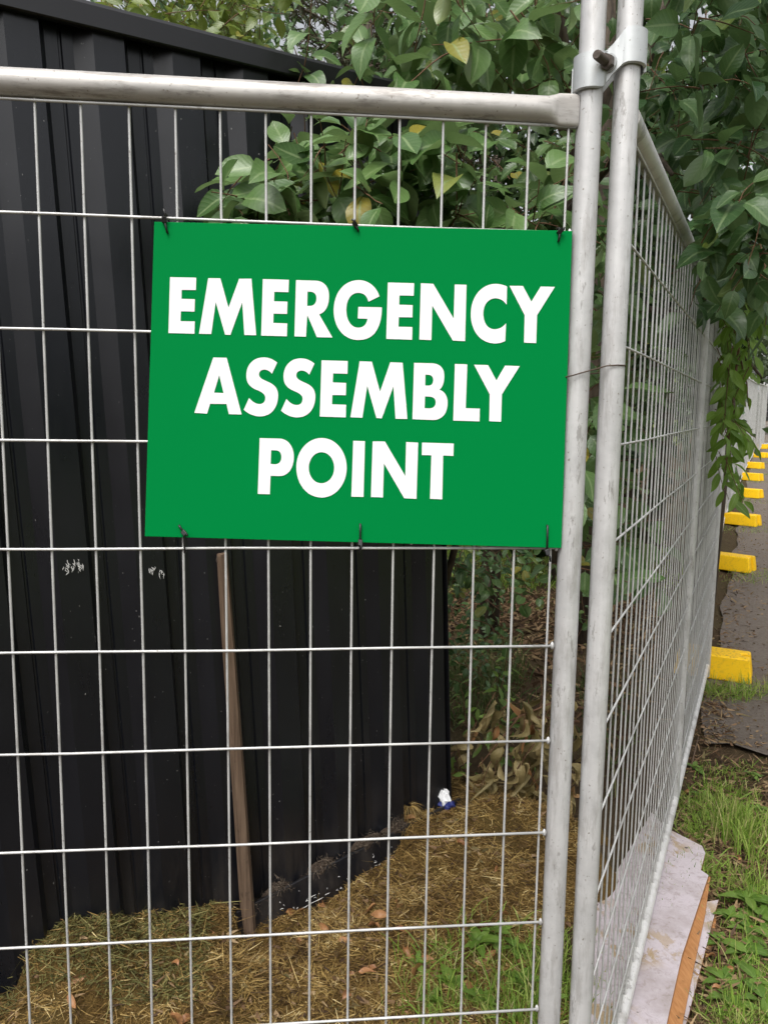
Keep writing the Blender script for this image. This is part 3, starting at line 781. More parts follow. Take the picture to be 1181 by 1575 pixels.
# ================================================================== SHED
SH = thing('garden_shed', shed_pt(0.6, -0.1), 'black corrugated steel shed wall leaning slightly behind the fence', 'shed')
S0, PER = 0.266, 0.20
prof = [(0.0, .028), (.017, 0.0), (.047, 0.0), (.050, -.005), (.054, -.005), (.057, 0.0), (.083, 0.0), (.124, .028)]
def wall_sheet(sa, sb):
    k = math.floor((sa - S0) / PER) - 1; pl = []
    while S0 + k * PER < sb + PER:
        for u, n in prof: pl.append((S0 + k * PER + u, n))
        k += 1
    def nat(s): return float(np.interp(s, [p[0] for p in pl], [p[1] for p in pl]))
    pts = [(sa, nat(sa))] + [p for p in pl if sa < p[0] < sb] + [(sb, nat(sb))]
    rows = []
    for v in (-.3, 0.3, 0.9, 1.5, 2.1, 2.53):
        rows.append([shed_pt(s, v, n) for s, n in pts])
    o = MB().grid(rows).build('wall_sheet', M['shed'], SH, fixn=False)
    sol = o.modifiers.new('thickness', 'SOLIDIFY'); sol.thickness = .0012; sol.offset = -1
    return o
for a, b in ((-1.734, -.934), (-.934, -.134), (-.134, .666), (.666, 1.466)): wall_sheet(a + .0515, min(b + .0515, 1.484))
# corner trim and side wall
MB().prism([shed_pt(1.4855, -.3, .03), shed_pt(1.488, -.3, .03), shed_pt(1.488, -.3, -.06), shed_pt(1.4855, -.3, -.06)], SV * 2.82).build('corner_trim', M['shed_trim'], SH)
rows = [[shed_pt(1.466 + (.02 if (i % 4) in (1, 2) else 0), v, -0.055 - .05 * i) for i in range(30)] for v in (-.3, 2.48)]
o = MB().grid(rows).build('side_wall', M['shed'], SH, fixn=False)
# roof flashing: folded strip along the top
fl = [(2.5, .030), (2.5, .046), (2.503, .050), (2.550, .050), (2.560, .044), (2.565, .03), (2.56, -.03), (2.555, -.09), (2.549, -.09), (2.553, -.03), (2.557, .026), (2.548, .044), (2.508, .044)]
mb = MB().prism([shed_pt(-1.72, v, n) for v, n in fl], SS * 3.215)
o = mb.build('roof_flashing', M['shed_trim'], SH); smooth_by_angle(o, 30)
MB().prism([shed_pt(-1.7, 2.545, -.08), shed_pt(-1.7, 2.46, -1.55), shed_pt(-1.7, 2.43, -1.55), shed_pt(-1.7, 2.515, -.08)], SS * 3.2).build('roof', M['shed_trim'], SH)
# base rail that the sheets stand in
bl = [(-.03, .036), (.074, .036), (.08, .052), (-.0, .064), (-.06, .064)]
o = MB().prism([shed_pt(.60, v - .028, n) for v, n in bl], SS * .915 + SV * .05).build('base_rail', M['shed'], SH, bevel=.003)
# scratches on the paint
def scrape(px0, px1, py0, py1, n, seed, vert=.8):
    r = random.Random(seed); mb = MB()
    for i in range(n):
        x = r.uniform(px0, px1); y = r.uniform(py0, py1); l = r.uniform(4, 15)
        pts = []
        for t in range(4):
            xx = x + t * l / 4 * (0.12 if r.random() < vert else .7) + r.uniform(-1, 1); yy = y + t * l / 4
            d_ = ray(xx, yy); q = np.dot(SO + SN * .0315 - CAM, SN) / np.dot(d_, SN); pts.append(CAM + d_ * q)
        mb.tube(pts, [.0004, .0011, .0009, .0003], 4)
    stuff(mb.build('scrape_mark', M['scrape'], SH))
scrape(96, 128, 860, 876, 24, 3); scrape(229, 251, 871, 882, 15, 4)
# dust packed on the base rail
mb = MB()
def lump(c, rx, ry, rz, seed):
    r = random.Random(seed); P = []
    for i in range(7):
        row = []
        for j in range(15):
            th = math.pi * i / 6; ph = 2 * math.pi * j / 14 if j < 14 else 0
            q = (1 + (0.22 * math.sin(3 * ph + seed) + .16 * math.sin(7 * ph + 3 * th + seed)) * math.sin(th)) * r.uniform(.9, 1.12)
            row.append(c + SS * rx * math.sin(th) * math.cos(ph) * q + SN * ry * math.sin(th) * math.sin(ph) * q + SV * rz * math.cos(th))
        P.append(row)
    mb.grid(P)
for s, v, rx, rz in ((.75, .062, .05, .05), (.915, .075, .055, .045), (1.10, .088, .07, .05), (1.22, .1, .05, .035), (.66, .03, .04, .03)): lump(shed_pt(s, v - .02, .03), rx * 1.0, .02, rz * .6, int(s * 100))
stuff(mb.build('packed_dust', M['debris'], SH, smooth=True))
# white scratches on the base rail
mb = MB(); r = random.Random(8)
def rail_front(s, v): return shed_pt(s, v, .0648 - .012 * min(1, max(0, (v - .055 * (s - .6) + .02) / .06)))
for i in range(34):
    s = r.uniform(.7, 1.2); v = .0 + (s - .7) * .055 + r.uniform(-.05, .03); l = r.choice([.003, .004, .006, .012]); q = r.uniform(.0006, .0016)
    mb.tube([rail_front(s, v), rail_front(s + l * .5, v + r.uniform(-.003, .003)), rail_front(s + l, v + r.uniform(-.006, .006))], [q * .5, q, q * .3], 4)
for s0, s1, v0 in ((.80, .90, -.035), (.905, .925, -.03), (.84, .872, -.012)):
    mb.tube([rail_front(s0 + (s1 - s0) * t / 6, v0 + (s0 - .7) * .055 + (s1 - s0) * t / 6 * .06 + r.uniform(-.0015, .0015)) for t in range(7)], [.0003] + [r.uniform(.0005, .0016) for _ in range(5)] + [.0003], 4)
stuff(mb.build('scrape_mark', M['scrape'], SH))

# ---------------------------------------------------------------- stake
ST = thing('timber_stake', shed_pt(.631, -.05, .05), 'weathered brown timber stake leaning upright against the black shed', 'stake')
mb = MB(); rows = []
for v, wd in ((-.12, .0195), (.1, .0195), (.5, .018), (.9, .016), (1.16, .0145), (1.166, .013)):
    c = shed_pt(.634 + (.0 if v < .5 else .002), v, .066 - .022 * v)
    rows.append([c - SS * wd + SN * .0, c + SN * .013 - SS * wd * .9, c + SN * .014 + SS * wd * .25, c + SS * wd, c - SN * .018 + SS * wd, c - SN * .018 - SS * wd, c - SS * wd])
mb.grid(rows); k = len(mb.v); mb.f.append(tuple(range(k - 7, k - 1))); mb.mi.append(0)
mb.build('shaft', M['stake'], ST)
tp = shed_pt(.636, 1.163, .045)
MB().tube([tp + SS * -.02, tp + SS * -.024 - SV * .012, tp - SS * .021 - SV * .02], .0012, 5).build('nail', M['bolt'], ST)

# ---------------------------------------------------------------- chipboard stack
def board(name, pix, zt, thick, mat_top, mat_edge, label, tilt=0.0):
    top = []
    for (px, py) in pix:
        r_ = ray(px, py); top.append(CAM + r_ * (zt - CAM[2]) / r_[2])
    mb = MB(); n = len(top)
    mb.v = [tuple(p) for p in top] + [tuple(p - np.array([0, 0, thick])) for p in top]
    for t_ in tessellate_polygon([[Vector(p) for p in top]]):
        mb.f.append(tuple(t_)); mb.mi.append(0); mb.f.append(tuple(q + n for q in t_)[::-1]); mb.mi.append(1)
    for i in range(n): mb.f.append((i, (i + 1) % n, n + (i + 1) % n, n + i)); mb.mi.append(1)
    o = mb.build(name, [mat_top, mat_edge])
    return tag(o, label, 'board', 'discarded boards under the side fence')
board('chipboard_sheet', [(1104, 1384), (1058, 1562), (1040, 1625), (960, 1600), (1000, 1400)], .030, .014, M['laminate'], M['rawboard'], 'lower white laminated chipboard sheet poking out on the right of the stack')
board('fibreboard_sheet', [(1092, 1348), (1084, 1405), (1066, 1490), (1043, 1604), (930, 1590), (985, 1390)], .040, .008, M['rawboard'], M['rawboard'], 'bare orange brown board sandwiched between the white sheets')
board('chipboard_sheet', [(1002, 1249), (1024, 1273), (1079, 1301), (1084, 1312), (1077, 1338), (1089, 1346), (1048, 1470), (1018, 1605), (892, 1640), (884, 1446)], .056, .014, M['laminate'], M['rawboard'], 'large pinkish white chipboard sheet with worn patches on top of the stack')
board('fibreboard_sheet', [(1103, 1398), (1096, 1452), (1086, 1470), (1070, 1450), (1080, 1390)], .014, .010, M['rawboard'], M['rawboard'], 'short brown board end at the bottom right of the stack')

# ================================================================== LEAVES
def leaf_template(aspect, fold, curl, twist, seed, nr=8, tip=1.35, wav=0.03):
    """unit-long leaf along +x, upper side +z"""
    r = random.Random(seed); V = []; F = []; U = []
    for i in range(nr):
        t = i / (nr - 1)
        tt = t ** 0.88
        wd = 0.5 * aspect * (math.sin(math.pi * tt) ** 0.66 if 0 < t < 1 else 0.0)
        if t > .8: wd *= 1 - .42 * ((t - .8) / .2) ** tip
        wd = max(wd, 0.004)
        z = -curl * t * t + wav * math.sin(t * 6 + seed)
        x = t * (1 - 0.18 * abs(curl) * t)
        tw = twist * t
        for s in (-1, 0, 1):
            ly = s * wd; lz = fold * abs(ly) * (1 - .3 * t) + (0.02 * math.sin(t * 9 + s + seed) if s else 0)
            V.append((x, ly * math.cos(tw) - lz * math.sin(tw), z + ly * math.sin(tw) + lz * math.cos(tw)))
            U.append((0.5 + 0.5 * s, t))
    for i in range(nr - 1):
        for j in range(2):
            a = i * 3 + j
            F.append((a, a + 3, a + 4, a + 1))
    # petiole: a thin three sided stalk
    k = len(V)
    for t, rr in ((-.14, .006), (.02, .008)):
        for q in range(3):
            c = 2.1 * q; V.append((t, rr * math.cos(c), rr * math.sin(c) - .004)); U.append((0.5, 0.5))
    for q in range(3): F.append((k + q, k + (q + 1) % 3, k + 3 + (q + 1) % 3, k + 3 + q))
    return np.array(V), np.array(F), np.array(U)

TPL = {
    'broad': [leaf_template(.54 + .05 * (i % 3), .22 + .12 * (i % 4), .1 + .12 * (i % 5), .25 * ((i % 3) - 1), i) for i in range(8)],
    'narrow': [leaf_template(.30 + .03 * (i % 3), .4, .2 + .15 * (i % 4), .3 * ((i % 3) - 1), i + 20) for i in range(5)],
    'small': [leaf_template(.5 + .06 * (i % 3), .35, .2 + .15 * (i % 3), .2 * ((i % 3) - 1), i + 40, 4) for i in range(5)],
    'dry': [leaf_template(.34 + .06 * (i % 3), .7 + .35 * (i % 4), .3 + .28 * (i % 4), 1.5 * ((i % 3) - 1) + .3, i + 60, 8, wav=.10) for i in range(9)],
    'weed': [leaf_template(.36 + .08 * (i % 3), .25, .3 + .15 * (i % 3), .2, i + 80, 5) for i in range(4)],
}

def leaf_frame(ax, nm):
    ax = nrm(ax); n_ = np.asarray(nm, float); n_ = n_ - ax * np.dot(ax, n_)
    if np.linalg.norm(n_) < 1e-3: n_ = np.cross(ax, (0.3, .9, .1))
    n_ = nrm(n_); y = np.cross(n_, ax)
    return np.column_stack([ax, y, n_])

def leaf_mesh_object(name, leaves, kind, mat, parent):
    """many leaves joined into one mesh"""
    VV = []; FF = []; UU = []; RR = []; k = 0
    for (p, fr, L, ti, rn) in leaves:
        V, F, U = TPL[kind][ti % len(TPL[kind])]
        VV.append((V * L) @ fr.T + p); FF.append(F + k); UU.append(U); RR.append(np.full(len(V), rn)); k += len(V)
    if not VV: return None
    VV = np.vstack(VV); FF = np.vstack(FF); UU = np.vstack(UU); RR = np.concatenate(RR)
    return raw_mesh(name, VV, FF, mat, parent, RR, UU)

def raw_mesh(name, VV, FF, mat, parent=None, RR=None, UU=None, smooth=True):
    off = wloc(parent) if parent is not None else np.zeros(3)
    me = bpy.data.meshes.new(name)
    n = FF.shape[1]
    me.vertices.add(len(VV)); me.vertices.foreach_set('co', (VV - off).astype(np.float32).ravel())
    me.loops.add(FF.size); me.loops.foreach_set('vertex_index', FF.astype(np.int32).ravel())
    me.polygons.add(len(FF)); me.polygons.foreach_set('loop_start', np.arange(0, FF.size, n, dtype=np.int32))
    if smooth: me.polygons.foreach_set('use_smooth', np.ones(len(FF), bool))
    me.update(calc_edges=True)
    if RR is not None:
        a = me.attributes.new('rnd', 'FLOAT', 'POINT'); a.data.foreach_set('value', RR.astype(np.float32))
    if UU is not None:
        uv = me.uv_layers.new(name='UVMap'); uv.data.foreach_set('uv', UU[FF.ravel()].astype(np.float32).ravel())
    me.materials.append(mat); me.validate()
    o = bpy.data.objects.new(name, me); COL.objects.link(o)
    if parent is not None: o.parent = parent
    return o

LM = {}
def leaf_part_mesh(kind, ti, mat):
    key = (kind, ti % len(TPL[kind]), mat.name)
    if key not in LM:
        V, F, U = TPL[kind][ti % len(TPL[kind])]
        o = raw_mesh('leaf', V, F, mat, None, np.full(len(V), .37), U)
        LM[key] = o.data; bpy.data.objects.remove(o)
    return LM[key]

class Tree:
    def __init__(s, name, loc, label, cat='tree', group=None):
        s.T = thing(name, loc, label, cat, group); s.front = []; s.back = []; s.tw = MB(); s.prune = False; s.loc = np.asarray(loc, float)
    def free(s, P):
        r_ = np.asarray(P) - CAM; z = np.dot(r_, FW); px = 590.5 + FPX * np.dot(r_, RT) / z; py = 787.5 - FPX * np.dot(r_, UP) / z
        return not (py < 350 and px < (432 if py < 130 else 412 if py < 255 else 318))
    def trunk(s, pts, rad, name='trunk', n=10):
        MB().tube(pts, rad, n).build(name, M['bark'], s.T, smooth=True); return s
    def twig(s, p0, d, length, nleaf, L, front=False, droop=.25, facing=(0, -.5, .85), spread=.85, r0=.0022, jit=.45, tufted=False):
        d = nrm(d); pts = [np.asarray(p0, float)]; q = 5
        for i in range(q):
            d = nrm(d + np.array([0, 0, -droop / q]) + rng.normal(0, .10, 3)); pts.append(pts[-1] + d * length / q)
        if s.prune and any(not s.free(q_) for q_ in pts[1:]): return
        if r0: s.tw.tube(pts, list(np.linspace(r0, r0 * .5, q + 1)), 4, False)
        side = nrm(np.cross(d, np.array([0, 0, 1.0]) + rng.normal(0, .3, 3)))
        for k in range(nleaf):
            t = (k + .7) / nleaf if not tufted else .55 + .45 * (k + .5) / nleaf
            f = min(t * q, q - 1e-6); i = int(f); p = pts[i] + (pts[i + 1] - pts[i]) * (f - i)
            dd = nrm(pts[i + 1] - pts[i]); sg = 1 if k % 2 else -1
            up = np.cross(dd, side) * rng.normal(0, .6)
            ax = nrm(dd * (.35 + .5 * (k == nleaf - 1)) + side * sg * spread + up + np.array([0, 0, -droop * 1.1]) + rng.normal(0, .25, 3))
            nm = np.asarray(facing) + rng.normal(0, jit, 3)
            l = L * rng.choice([rng.uniform(.45, .75), rng.uniform(.75, 1.0), rng.uniform(.95, 1.18)], p=[.25, .4, .35])
            (s.front if front else s.back).append((p + ax * l * .14, leaf_frame(ax, nm), l, int(rng.integers(0, 100)), float(rng.random())))
    def cluster(s, px, py, z, n, L, tl=.22, nl=6, front=False, dirs=(0, -.2, .2), dsp=.7, **k):
        """n twigs starting in the box px x py (photo pixels) at depths z"""
        for i in range(n):
            p = at(rng.uniform(*px), rng.uniform(*py), rng.uniform(*z))
            d = np.asarray(dirs, float) + rng.normal(0, dsp, 3)
            s.twig(p - nrm(d) * tl * .5, d, tl * rng.uniform(.7, 1.3), nl, L, front, **k)
    def finish(s, kind, mat, maxparts=300, twmat=None, stuff_name='foliage'):
        fl = sorted(s.front, key=lambda q: np.dot(q[0] - CAM, FW) / q[2])
        def clear(q):
            # nothing may poke through the shed wall
            rel = q[0] - SO; sv = np.dot(rel, SS); vv = np.dot(rel, SV); nn = np.dot(rel, SN)
            return not (-1.8 < sv < 1.6 and vv < 2.62 and -1.6 < nn < .05)
        keep = lambda q: not s.prune or s.free(q[0] + q[1][:, 0] * q[2] * .5)
        fl = [q for q in fl if clear(q) and keep(q)]; bl = [q for q in s.back if clear(q) and keep(q)]
        parts, rest = fl[:maxparts], fl[maxparts:] + bl
        for (p, fr, L, ti, rn) in parts:
            mm = Matrix([[fr[i][j] * L for j in range(3)] + [p[i]] for i in range(3)] + [[0, 0, 0, 1]])
            inst('leaf', leaf_part_mesh(kind, ti, mat), None, s.T, mat4=mm)
        if rest:
            o = leaf_mesh_object(stuff_name, rest, kind, mat, s.T)
            stuff(o)
        if s.tw.v: stuff(s.tw.build('twigs', twmat or M['twig'], s.T, smooth=True, fixn=False))
        return s

# --- 1 leafy shrub between the shed corner and the fence (seen through the mesh and above the sign)
t = Tree('broadleaf_shrub', (0.98, 2.25, 0), 'broadleaf shrub with big glossy leaves rising behind the green sign', 'shrub')
t.trunk([(0.98, 2.25, -.05), (1.0, 2.1, .6), (.95, 1.95, 1.2), (.85, 1.85, 1.7), (.75, 1.75, 2.2)], [.028, .024, .02, .015, .008])
t.trunk([(1.0, 2.1, .6), (1.08, 1.8, 1.2), (1.08, 1.55, 1.8)], [.018, .014, .007], 'branch', 8)
t.trunk([(.85, 1.85, 1.7), (.6, 1.5, 2.0), (.38, 1.15, 1.98)], [.012, .009, .004], 'branch', 8)
F = dict(front=True); t.prune = True
t.cluster((330, 450), (245, 330), (1.75, 2.0), 16, 0.112, .2, 6, dirs=(-.4, -.3, .25), dsp=.35, **F)
t.cluster((400, 560), (200, 330), (1.8, 2.2), 24, 0.112, .22, 6, dirs=(-.2, -.3, .5), dsp=.5, **F)
t.cluster((520, 720), (190, 345), (1.75, 2.15), 24, 0.112, .2, 6, dirs=(0, -.4, .3), dsp=.5, **F)
t.cluster((660, 850), (320, 360), (1.75, 2.0), 16, 0.108, .2, 5, dirs=(.2, -.4, .2), dsp=.4, **F)
t.cluster((430, 640), (330, 420), (1.85, 2.1), 12, .10, .2, 6)
t.cluster((410, 470), (185, 230), (1.95, 2.1), 4, 0.106, .18, 6, dirs=(-.3, -.2, .6), dsp=.35, **F)
t.twig(at(845, 345, 1.9), (.1, -.1, .9), .22, 3, .085, True, tufted=True)
t.cluster((880, 935), (300, 900), (2.0, 2.6), 20, 0.108, .2, 5, front=True, dirs=(.1, -.3, 0), dsp=.5)
t.cluster((905, 1010), (380, 900), (2.5, 3.4), 34, .10, .22, 6, front=False)
t.cluster((690, 900), (850, 960), (3.0, 4.2), 16, .075, .2, 6)
t.finish('broad', M['leaf'], 300)

# --- 2 tree overhanging from the right
t = Tree('broadleaf_tree', (1.75, 4.1, 0.03), 'dark glossy broadleaf tree overhanging the side fence on the right', 'tree')
t.trunk([(1.75, 4.1, -.1), (1.7, 3.9, .9), (1.75, 3.5, 1.8), (1.85, 3.0, 2.7), (1.9, 2.4, 3.4)], [.075, .065, .055, .04, .025], n=12)
t.trunk([(1.75, 3.5, 1.8), (1.2, 2.9, 2.5), (.8, 2.2, 2.75), (.6, 1.7, 2.7)], [.03, .024, .015, .008], 'branch', 8)
t.trunk([(1.85, 3.0, 2.7), (1.8, 2.2, 2.75), (1.65, 1.5, 2.55), (1.5, 1.0, 2.3)], [.028, .02, .013, .006], 'branch', 8)
t.trunk([(1.75, 3.5, 1.8), (2.2, 2.9, 2.2), (2.45, 2.5, 2.1), (2.6, 2.3, 1.8)], [.03, .02, .014, .006], 'branch', 8)
t.cluster((1000, 1180), (20, 160), (1.9, 2.3), 15, 0.104, .22, 5, front=True, dirs=(-.1, -.5, -.2), dsp=.4)
t.cluster((1085, 1200), (230, 420), (1.7, 2.15), 18, 0.104, .2, 5, front=True, dirs=(-.3, -.4, -.3), dsp=.4)
t.cluster((1075, 1130), (360, 430), (2.2, 2.6), 6, 0.104, .2, 5, front=True, dirs=(-.2, -.3, -.6), dsp=.3)
t.cluster((1000, 1200), (-40, 250), (2.2, 2.9), 36, 0.100, .24, 6, front=True, dirs=(-.1, -.5, -.1))
t.cluster((1060, 1210), (220, 470), (2.4, 3.2), 24, 0.104, .24, 6, front=True)
t.cluster((990, 1210), (-80, 460), (2.9, 4.3), 90, .10, .28, 7)
t.cluster((900, 1090), (150, 520), (3.0, 4.4), 45, .10, .28, 7)
t.cluster((960, 1300), (-600, -60), (1.8, 3.6), 60, .11, .3, 7)
t.cluster((1180, 1500), (-60, 420), (2.0, 3.6), 40, .10, .3, 7)
t.cluster((900, 1700), (-1100, -160), (1.2, 2.4), 55, .11, .3, 8)
t.finish('broad', M['leaf_dark'], 300)

# --- 3 canopy hanging in over the top rail
t = Tree('overhanging_tree', (1.15, 4.6, 0.03), 'tree with hanging pale green leaves on reddish twigs above the top rail', 'tree')
t.trunk([(1.15, 4.6, -.1), (1.2, 4.3, 1.2), (1.1, 3.7, 2.3), (.95, 2.9, 3.0)], [.085, .07, .05, .03], n=12)
t.trunk([(1.1, 3.7, 2.3), (.85, 2.6, 2.75), (.7, 2.0, 2.75), (.58, 1.55, 2.5)], [.028, .02, .012, .004], 'branch', 8)
t.trunk([(.95, 2.9, 3.0), (1.0, 2.1, 2.9), (.95, 1.6, 2.6)], [.025, .015, .005], 'branch', 8)
t.prune = True
t.cluster((560, 700), (-20, 95), (1.9, 2.25), 9, 0.112, .2, 6, front=True, dirs=(0, -.2, -.8), dsp=.35)
t.cluster((690, 890), (-20, 120), (1.95, 2.4), 15, 0.112, .2, 6, front=True, dirs=(.1, -.2, -.6), dsp=.4)
t.cluster((590, 880), (60, 140), (2.0, 2.4), 10, 0.106, .2, 5, front=True, dirs=(.1, -.2, .5), dsp=.45)
t.cluster((455, 570), (70, 160), (2.15, 2.6), 14, 0.081, .2, 5, front=True, dirs=(0, -.2, .6), dsp=.4)
t.cluster((600, 900), (-80, 140), (2.4, 3.2), 22, .09, .25, 6)
t.cluster((640, 900), (170, 350), (2.9, 3.8), 34, .085, .25, 6)
t.cluster((500, 1000), (-500, -60), (1.9, 3.6), 50, .10, .3, 7)
t.finish('broad', M['leaf'], 260)

# --- 4 spray of narrow leaves hanging over the path side
t = Tree('hanging_branch', at(1128, 440, 3.35), 'drooping leafy spray hanging down over the side fence beside the path', 'branch')
st_ = [at(1115, 410, 3.5), at(1128, 450, 3.4), at(1135, 540, 3.35), at(1125, 620, 3.3), at(1118, 700, 3.3), at(1112, 745, 3.3)]
MB().tube(st_, [.008, .007, .006, .004, .003, .0015], 6).build('stem', M['twig'], t.T, smooth=True)
MB().tube([st_[2], at(1148, 590, 3.35), at(1150, 625, 3.35)], [.004, .003, .0015], 5).build('stem', M['twig'], t.T, smooth=True)
t.cluster((1105, 1165), (445, 560), (3.2, 3.6), 20, .1, .2, 6, front=True, dirs=(.1, -.2, -.9), dsp=.4, droop=.6)
t.cluster((1100, 1150), (550, 640), (3.2, 3.5), 12, .1, .2, 6, front=True, dirs=(0, -.1, -1), dsp=.35, droop=.7)
t.cluster((1103, 1135), (640, 745), (3.2, 3.4), 8, .1, .2, 5, front=True, dirs=(.15, -.1, -.9), dsp=.4, droop=.7)
t.finish('narrow', M['leaf_spray'], 300)

# --- 5 lighter shrub above the shed roof, upper left
t = Tree('lime_shrub', (-.3, 3.3, 0), 'yellow green leafy shrub showing above the shed roof at upper left', 'shrub')
t.trunk([(-.3, 3.3, -.1), (-.3, 3.2, 1.5), (-.25, 3.05, 2.9)], [.04, .035, .02])
t.cluster((190, 400), (-20, 75), (3.3, 4.0), 46, .085, .25, 7, front=True, dirs=(0, -.4, .5), dsp=.6)
t.cluster((320, 420), (20, 95), (3.3, 3.8), 10, .075, .2, 6, front=True, dirs=(.3, -.3, .2), dsp=.5)
t.cluster((150, 430), (-260, 30), (3.4, 4.4), 60, .09, .3, 7)
t.finish('small', M['leaf_lime'], 300)

# --- 6 twiggy dark conifer behind
t = Tree('conifer_tree', (1.0, 6.4, 0.05), 'dark twiggy conifer with bare brown stems behind the shed', 'tree')
t.trunk([(1.0, 6.4, -.1), (1.0, 6.4, 3.0), (.95, 6.3, 6.5)], [.12, .09, .03], n=12)
mb = MB(); NB = []
for i in range(120):
    z0 = rng.uniform(2.0, 5.6); a = rng.uniform(0, 6.28); l = rng.uniform(.9, 2.2) * (1.0 - .1 * (z0 - 2))
    p = np.array([1.0, 6.4, z0]); d = np.array([math.cos(a), math.sin(a), .25]); pts = [p]
    for k in range(5):
        d = nrm(d + rng.normal(0, .13, 3)); pts.append(pts[-1] + d * l / 5)
    mb.tube(pts, list(np.linspace(.012, .003, 6)), 4, False)
    for k in range(12):
        f = rng.uniform(.25, 1) * 5; i0 = min(int(f), 4); q = pts[i0] + (pts[i0 + 1] - pts[i0]) * (f - i0)
        d2_ = nrm(d + rng.normal(0, .6, 3)); e = q + d2_ * rng.uniform(.15, .45)
        mb.tube([q, (q + e) / 2 + rng.normal(0, .015, 3), e], [.004, .003, .0015], 3, False)
        for w_ in range(14):
            u = rng.random(); NB.append((q + (e - q) * u, nrm(d2_ * .6 + rng.normal(0, .5, 3)), rng.uniform(.05, .11)))
stuff(mb.build('twigs', M['bark'], t.T, smooth=True, fixn=False))
def blades(name, items, width, mat, parent=None, seg=1, droop=0.0, rn=None):
    """items: (root, direction, length). Each blade is a narrow strip of quads that bends over"""
    n = len(items); P = np.array([i[0] for i in items]); D = np.array([i[1] for i in items]); Ln = np.array([i[2] for i in items])[:, None]
    rn = rng.random(n) if rn is None else rn; up = rng.normal(0, 1, (n, 3)); S = np.cross(D, up); S /= np.linalg.norm(S, axis=1)[:, None] + 1e-9
    wd = (np.asarray(width) if np.ndim(width) else np.full(n, width))[:, None]
    rows = []
    for k in range(seg + 1):
        t_ = k / seg; c = P + D * Ln * t_ + np.array([0, 0, -1.0]) * (droop * Ln * t_ * t_)
        ww = wd * (1.0 - (t_ ** 1.5) * .8) * .5
        rows += [c - S * ww, c + S * ww]
    V = np.stack(rows, 1).reshape(-1, 3); m_ = 2 * (seg + 1)
    b0_ = (np.arange(n) * m_)[:, None]
    Fq = np.concatenate([b0_ + np.array([[2 * k, 2 * k + 1, 2 * k + 3, 2 * k + 2]]) for k in range(seg)], 0)
    o = raw_mesh(name, V, Fq, mat, parent, np.repeat(rn, m_)); return stuff(o)
blades('needles', NB, .012, M['needle'], t.T, 1)

# --- 7 background trees
def back_tree(x, y, zc, rx, rz, n, label, L=.12, mat='leaf_dark', kind='small', name='background_tree', group='trees behind the garden', h0=None):
    z0 = float(gz(x, y)); t = Tree(name, (x, y, z0), label, 'tree', group)
    t.trunk([(x, y, z0 - .1), (x + .1, y, z0 + zc * .5), (x, y, z0 + zc + rz * .4)], [.12, .09, .04])
    for k in range(4):
        a = rng.uniform(0, 6.28)
        t.trunk([(x + .05, y, z0 + zc * .6), (x + math.cos(a) * rx * .4, y + math.sin(a) * rx * .4, z0 + zc), (x + math.cos(a) * rx * .75, y + math.sin(a) * rx * .75, z0 + zc + rz * .2)], [.05, .035, .015], 'branch', 6)
    nc = max(10, n // 60); cs = []
    for k in range(nc):
        v = nrm(rng.normal(0, 1, 3)) * rng.uniform(.45, 1.0) ** .6
        cs.append(np.array([x + v[0] * rx, y + v[1] * rx, z0 + zc + v[2] * rz]))
    for k in range(n):
        c = cs[int(rng.integers(0, nc))]; v = rng.normal(0, 1, 3); v /= np.linalg.norm(v); rr = rng.uniform(.2, 1) ** .5
        p = c + v * rr * np.array([rx, rx, rz]) * .33
        ax = nrm(v * .5 + np.array([0, 0, -.45]) + rng.normal(0, .5, 3)); nm = np.array([0, -.3, .9]) + rng.normal(0, .5, 3)
        t.back.append((p, leaf_frame(ax, nm), L * rng.uniform(.7, 1.3), int(rng.integers(0, 50)), float(rng.random())))
    t.finish(kind, M[mat], stuff_name='crown')
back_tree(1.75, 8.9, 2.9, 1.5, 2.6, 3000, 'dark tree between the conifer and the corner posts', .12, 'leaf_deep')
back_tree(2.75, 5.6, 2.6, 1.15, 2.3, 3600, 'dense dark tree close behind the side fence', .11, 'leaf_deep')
back_tree(2.3, 3.9, 4.7, 1.7, 1.3, 3000, 'tall tree crown added overhead to shade the foliage at the fence corner', .12, 'leaf_dark')  # high crown added to keep sky light off the leaves below
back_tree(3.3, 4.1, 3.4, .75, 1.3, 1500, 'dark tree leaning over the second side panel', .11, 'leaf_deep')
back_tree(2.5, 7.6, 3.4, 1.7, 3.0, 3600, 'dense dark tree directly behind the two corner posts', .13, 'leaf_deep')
back_tree(-.9, 7.4, 4.2, 1.6, 2.6, 2200, 'dark tree behind the left half of the shed roof', .13)
back_tree(3.0, 10.5, 4.6, 2.4, 3.6, 3400, 'tall dark tree far back above the garden', .17)
back_tree(.3, 11.5, 5.2, 2.4, 3.4, 2600, 'tall dark tree far back beyond the conifer', .17)
back_tree(4.2, 6.9, 3.0, 1.25, 2.2, 2200, 'dark tree crowding the second panel of the side fence', .11)
back_tree(5.6, 11.0, 3.6, 1.8, 3.0, 2000, 'dark tree behind the third and fourth side panels', .14)
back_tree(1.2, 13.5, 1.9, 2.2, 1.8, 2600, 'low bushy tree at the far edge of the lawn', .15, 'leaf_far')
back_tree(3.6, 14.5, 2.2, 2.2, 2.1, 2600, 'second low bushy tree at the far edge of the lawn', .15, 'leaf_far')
back_tree(9.0, 18.0, 4.0, 2.2, 3.2, 1600, 'dark tree behind the far run of the side fence', .18)
back_tree(19.5, 33.0, 4.6, 3.0, 4.0, 2600, 'soft grey green tree beyond the end of the path', .30, 'leaf_far', 'small', group='trees beyond the path end')
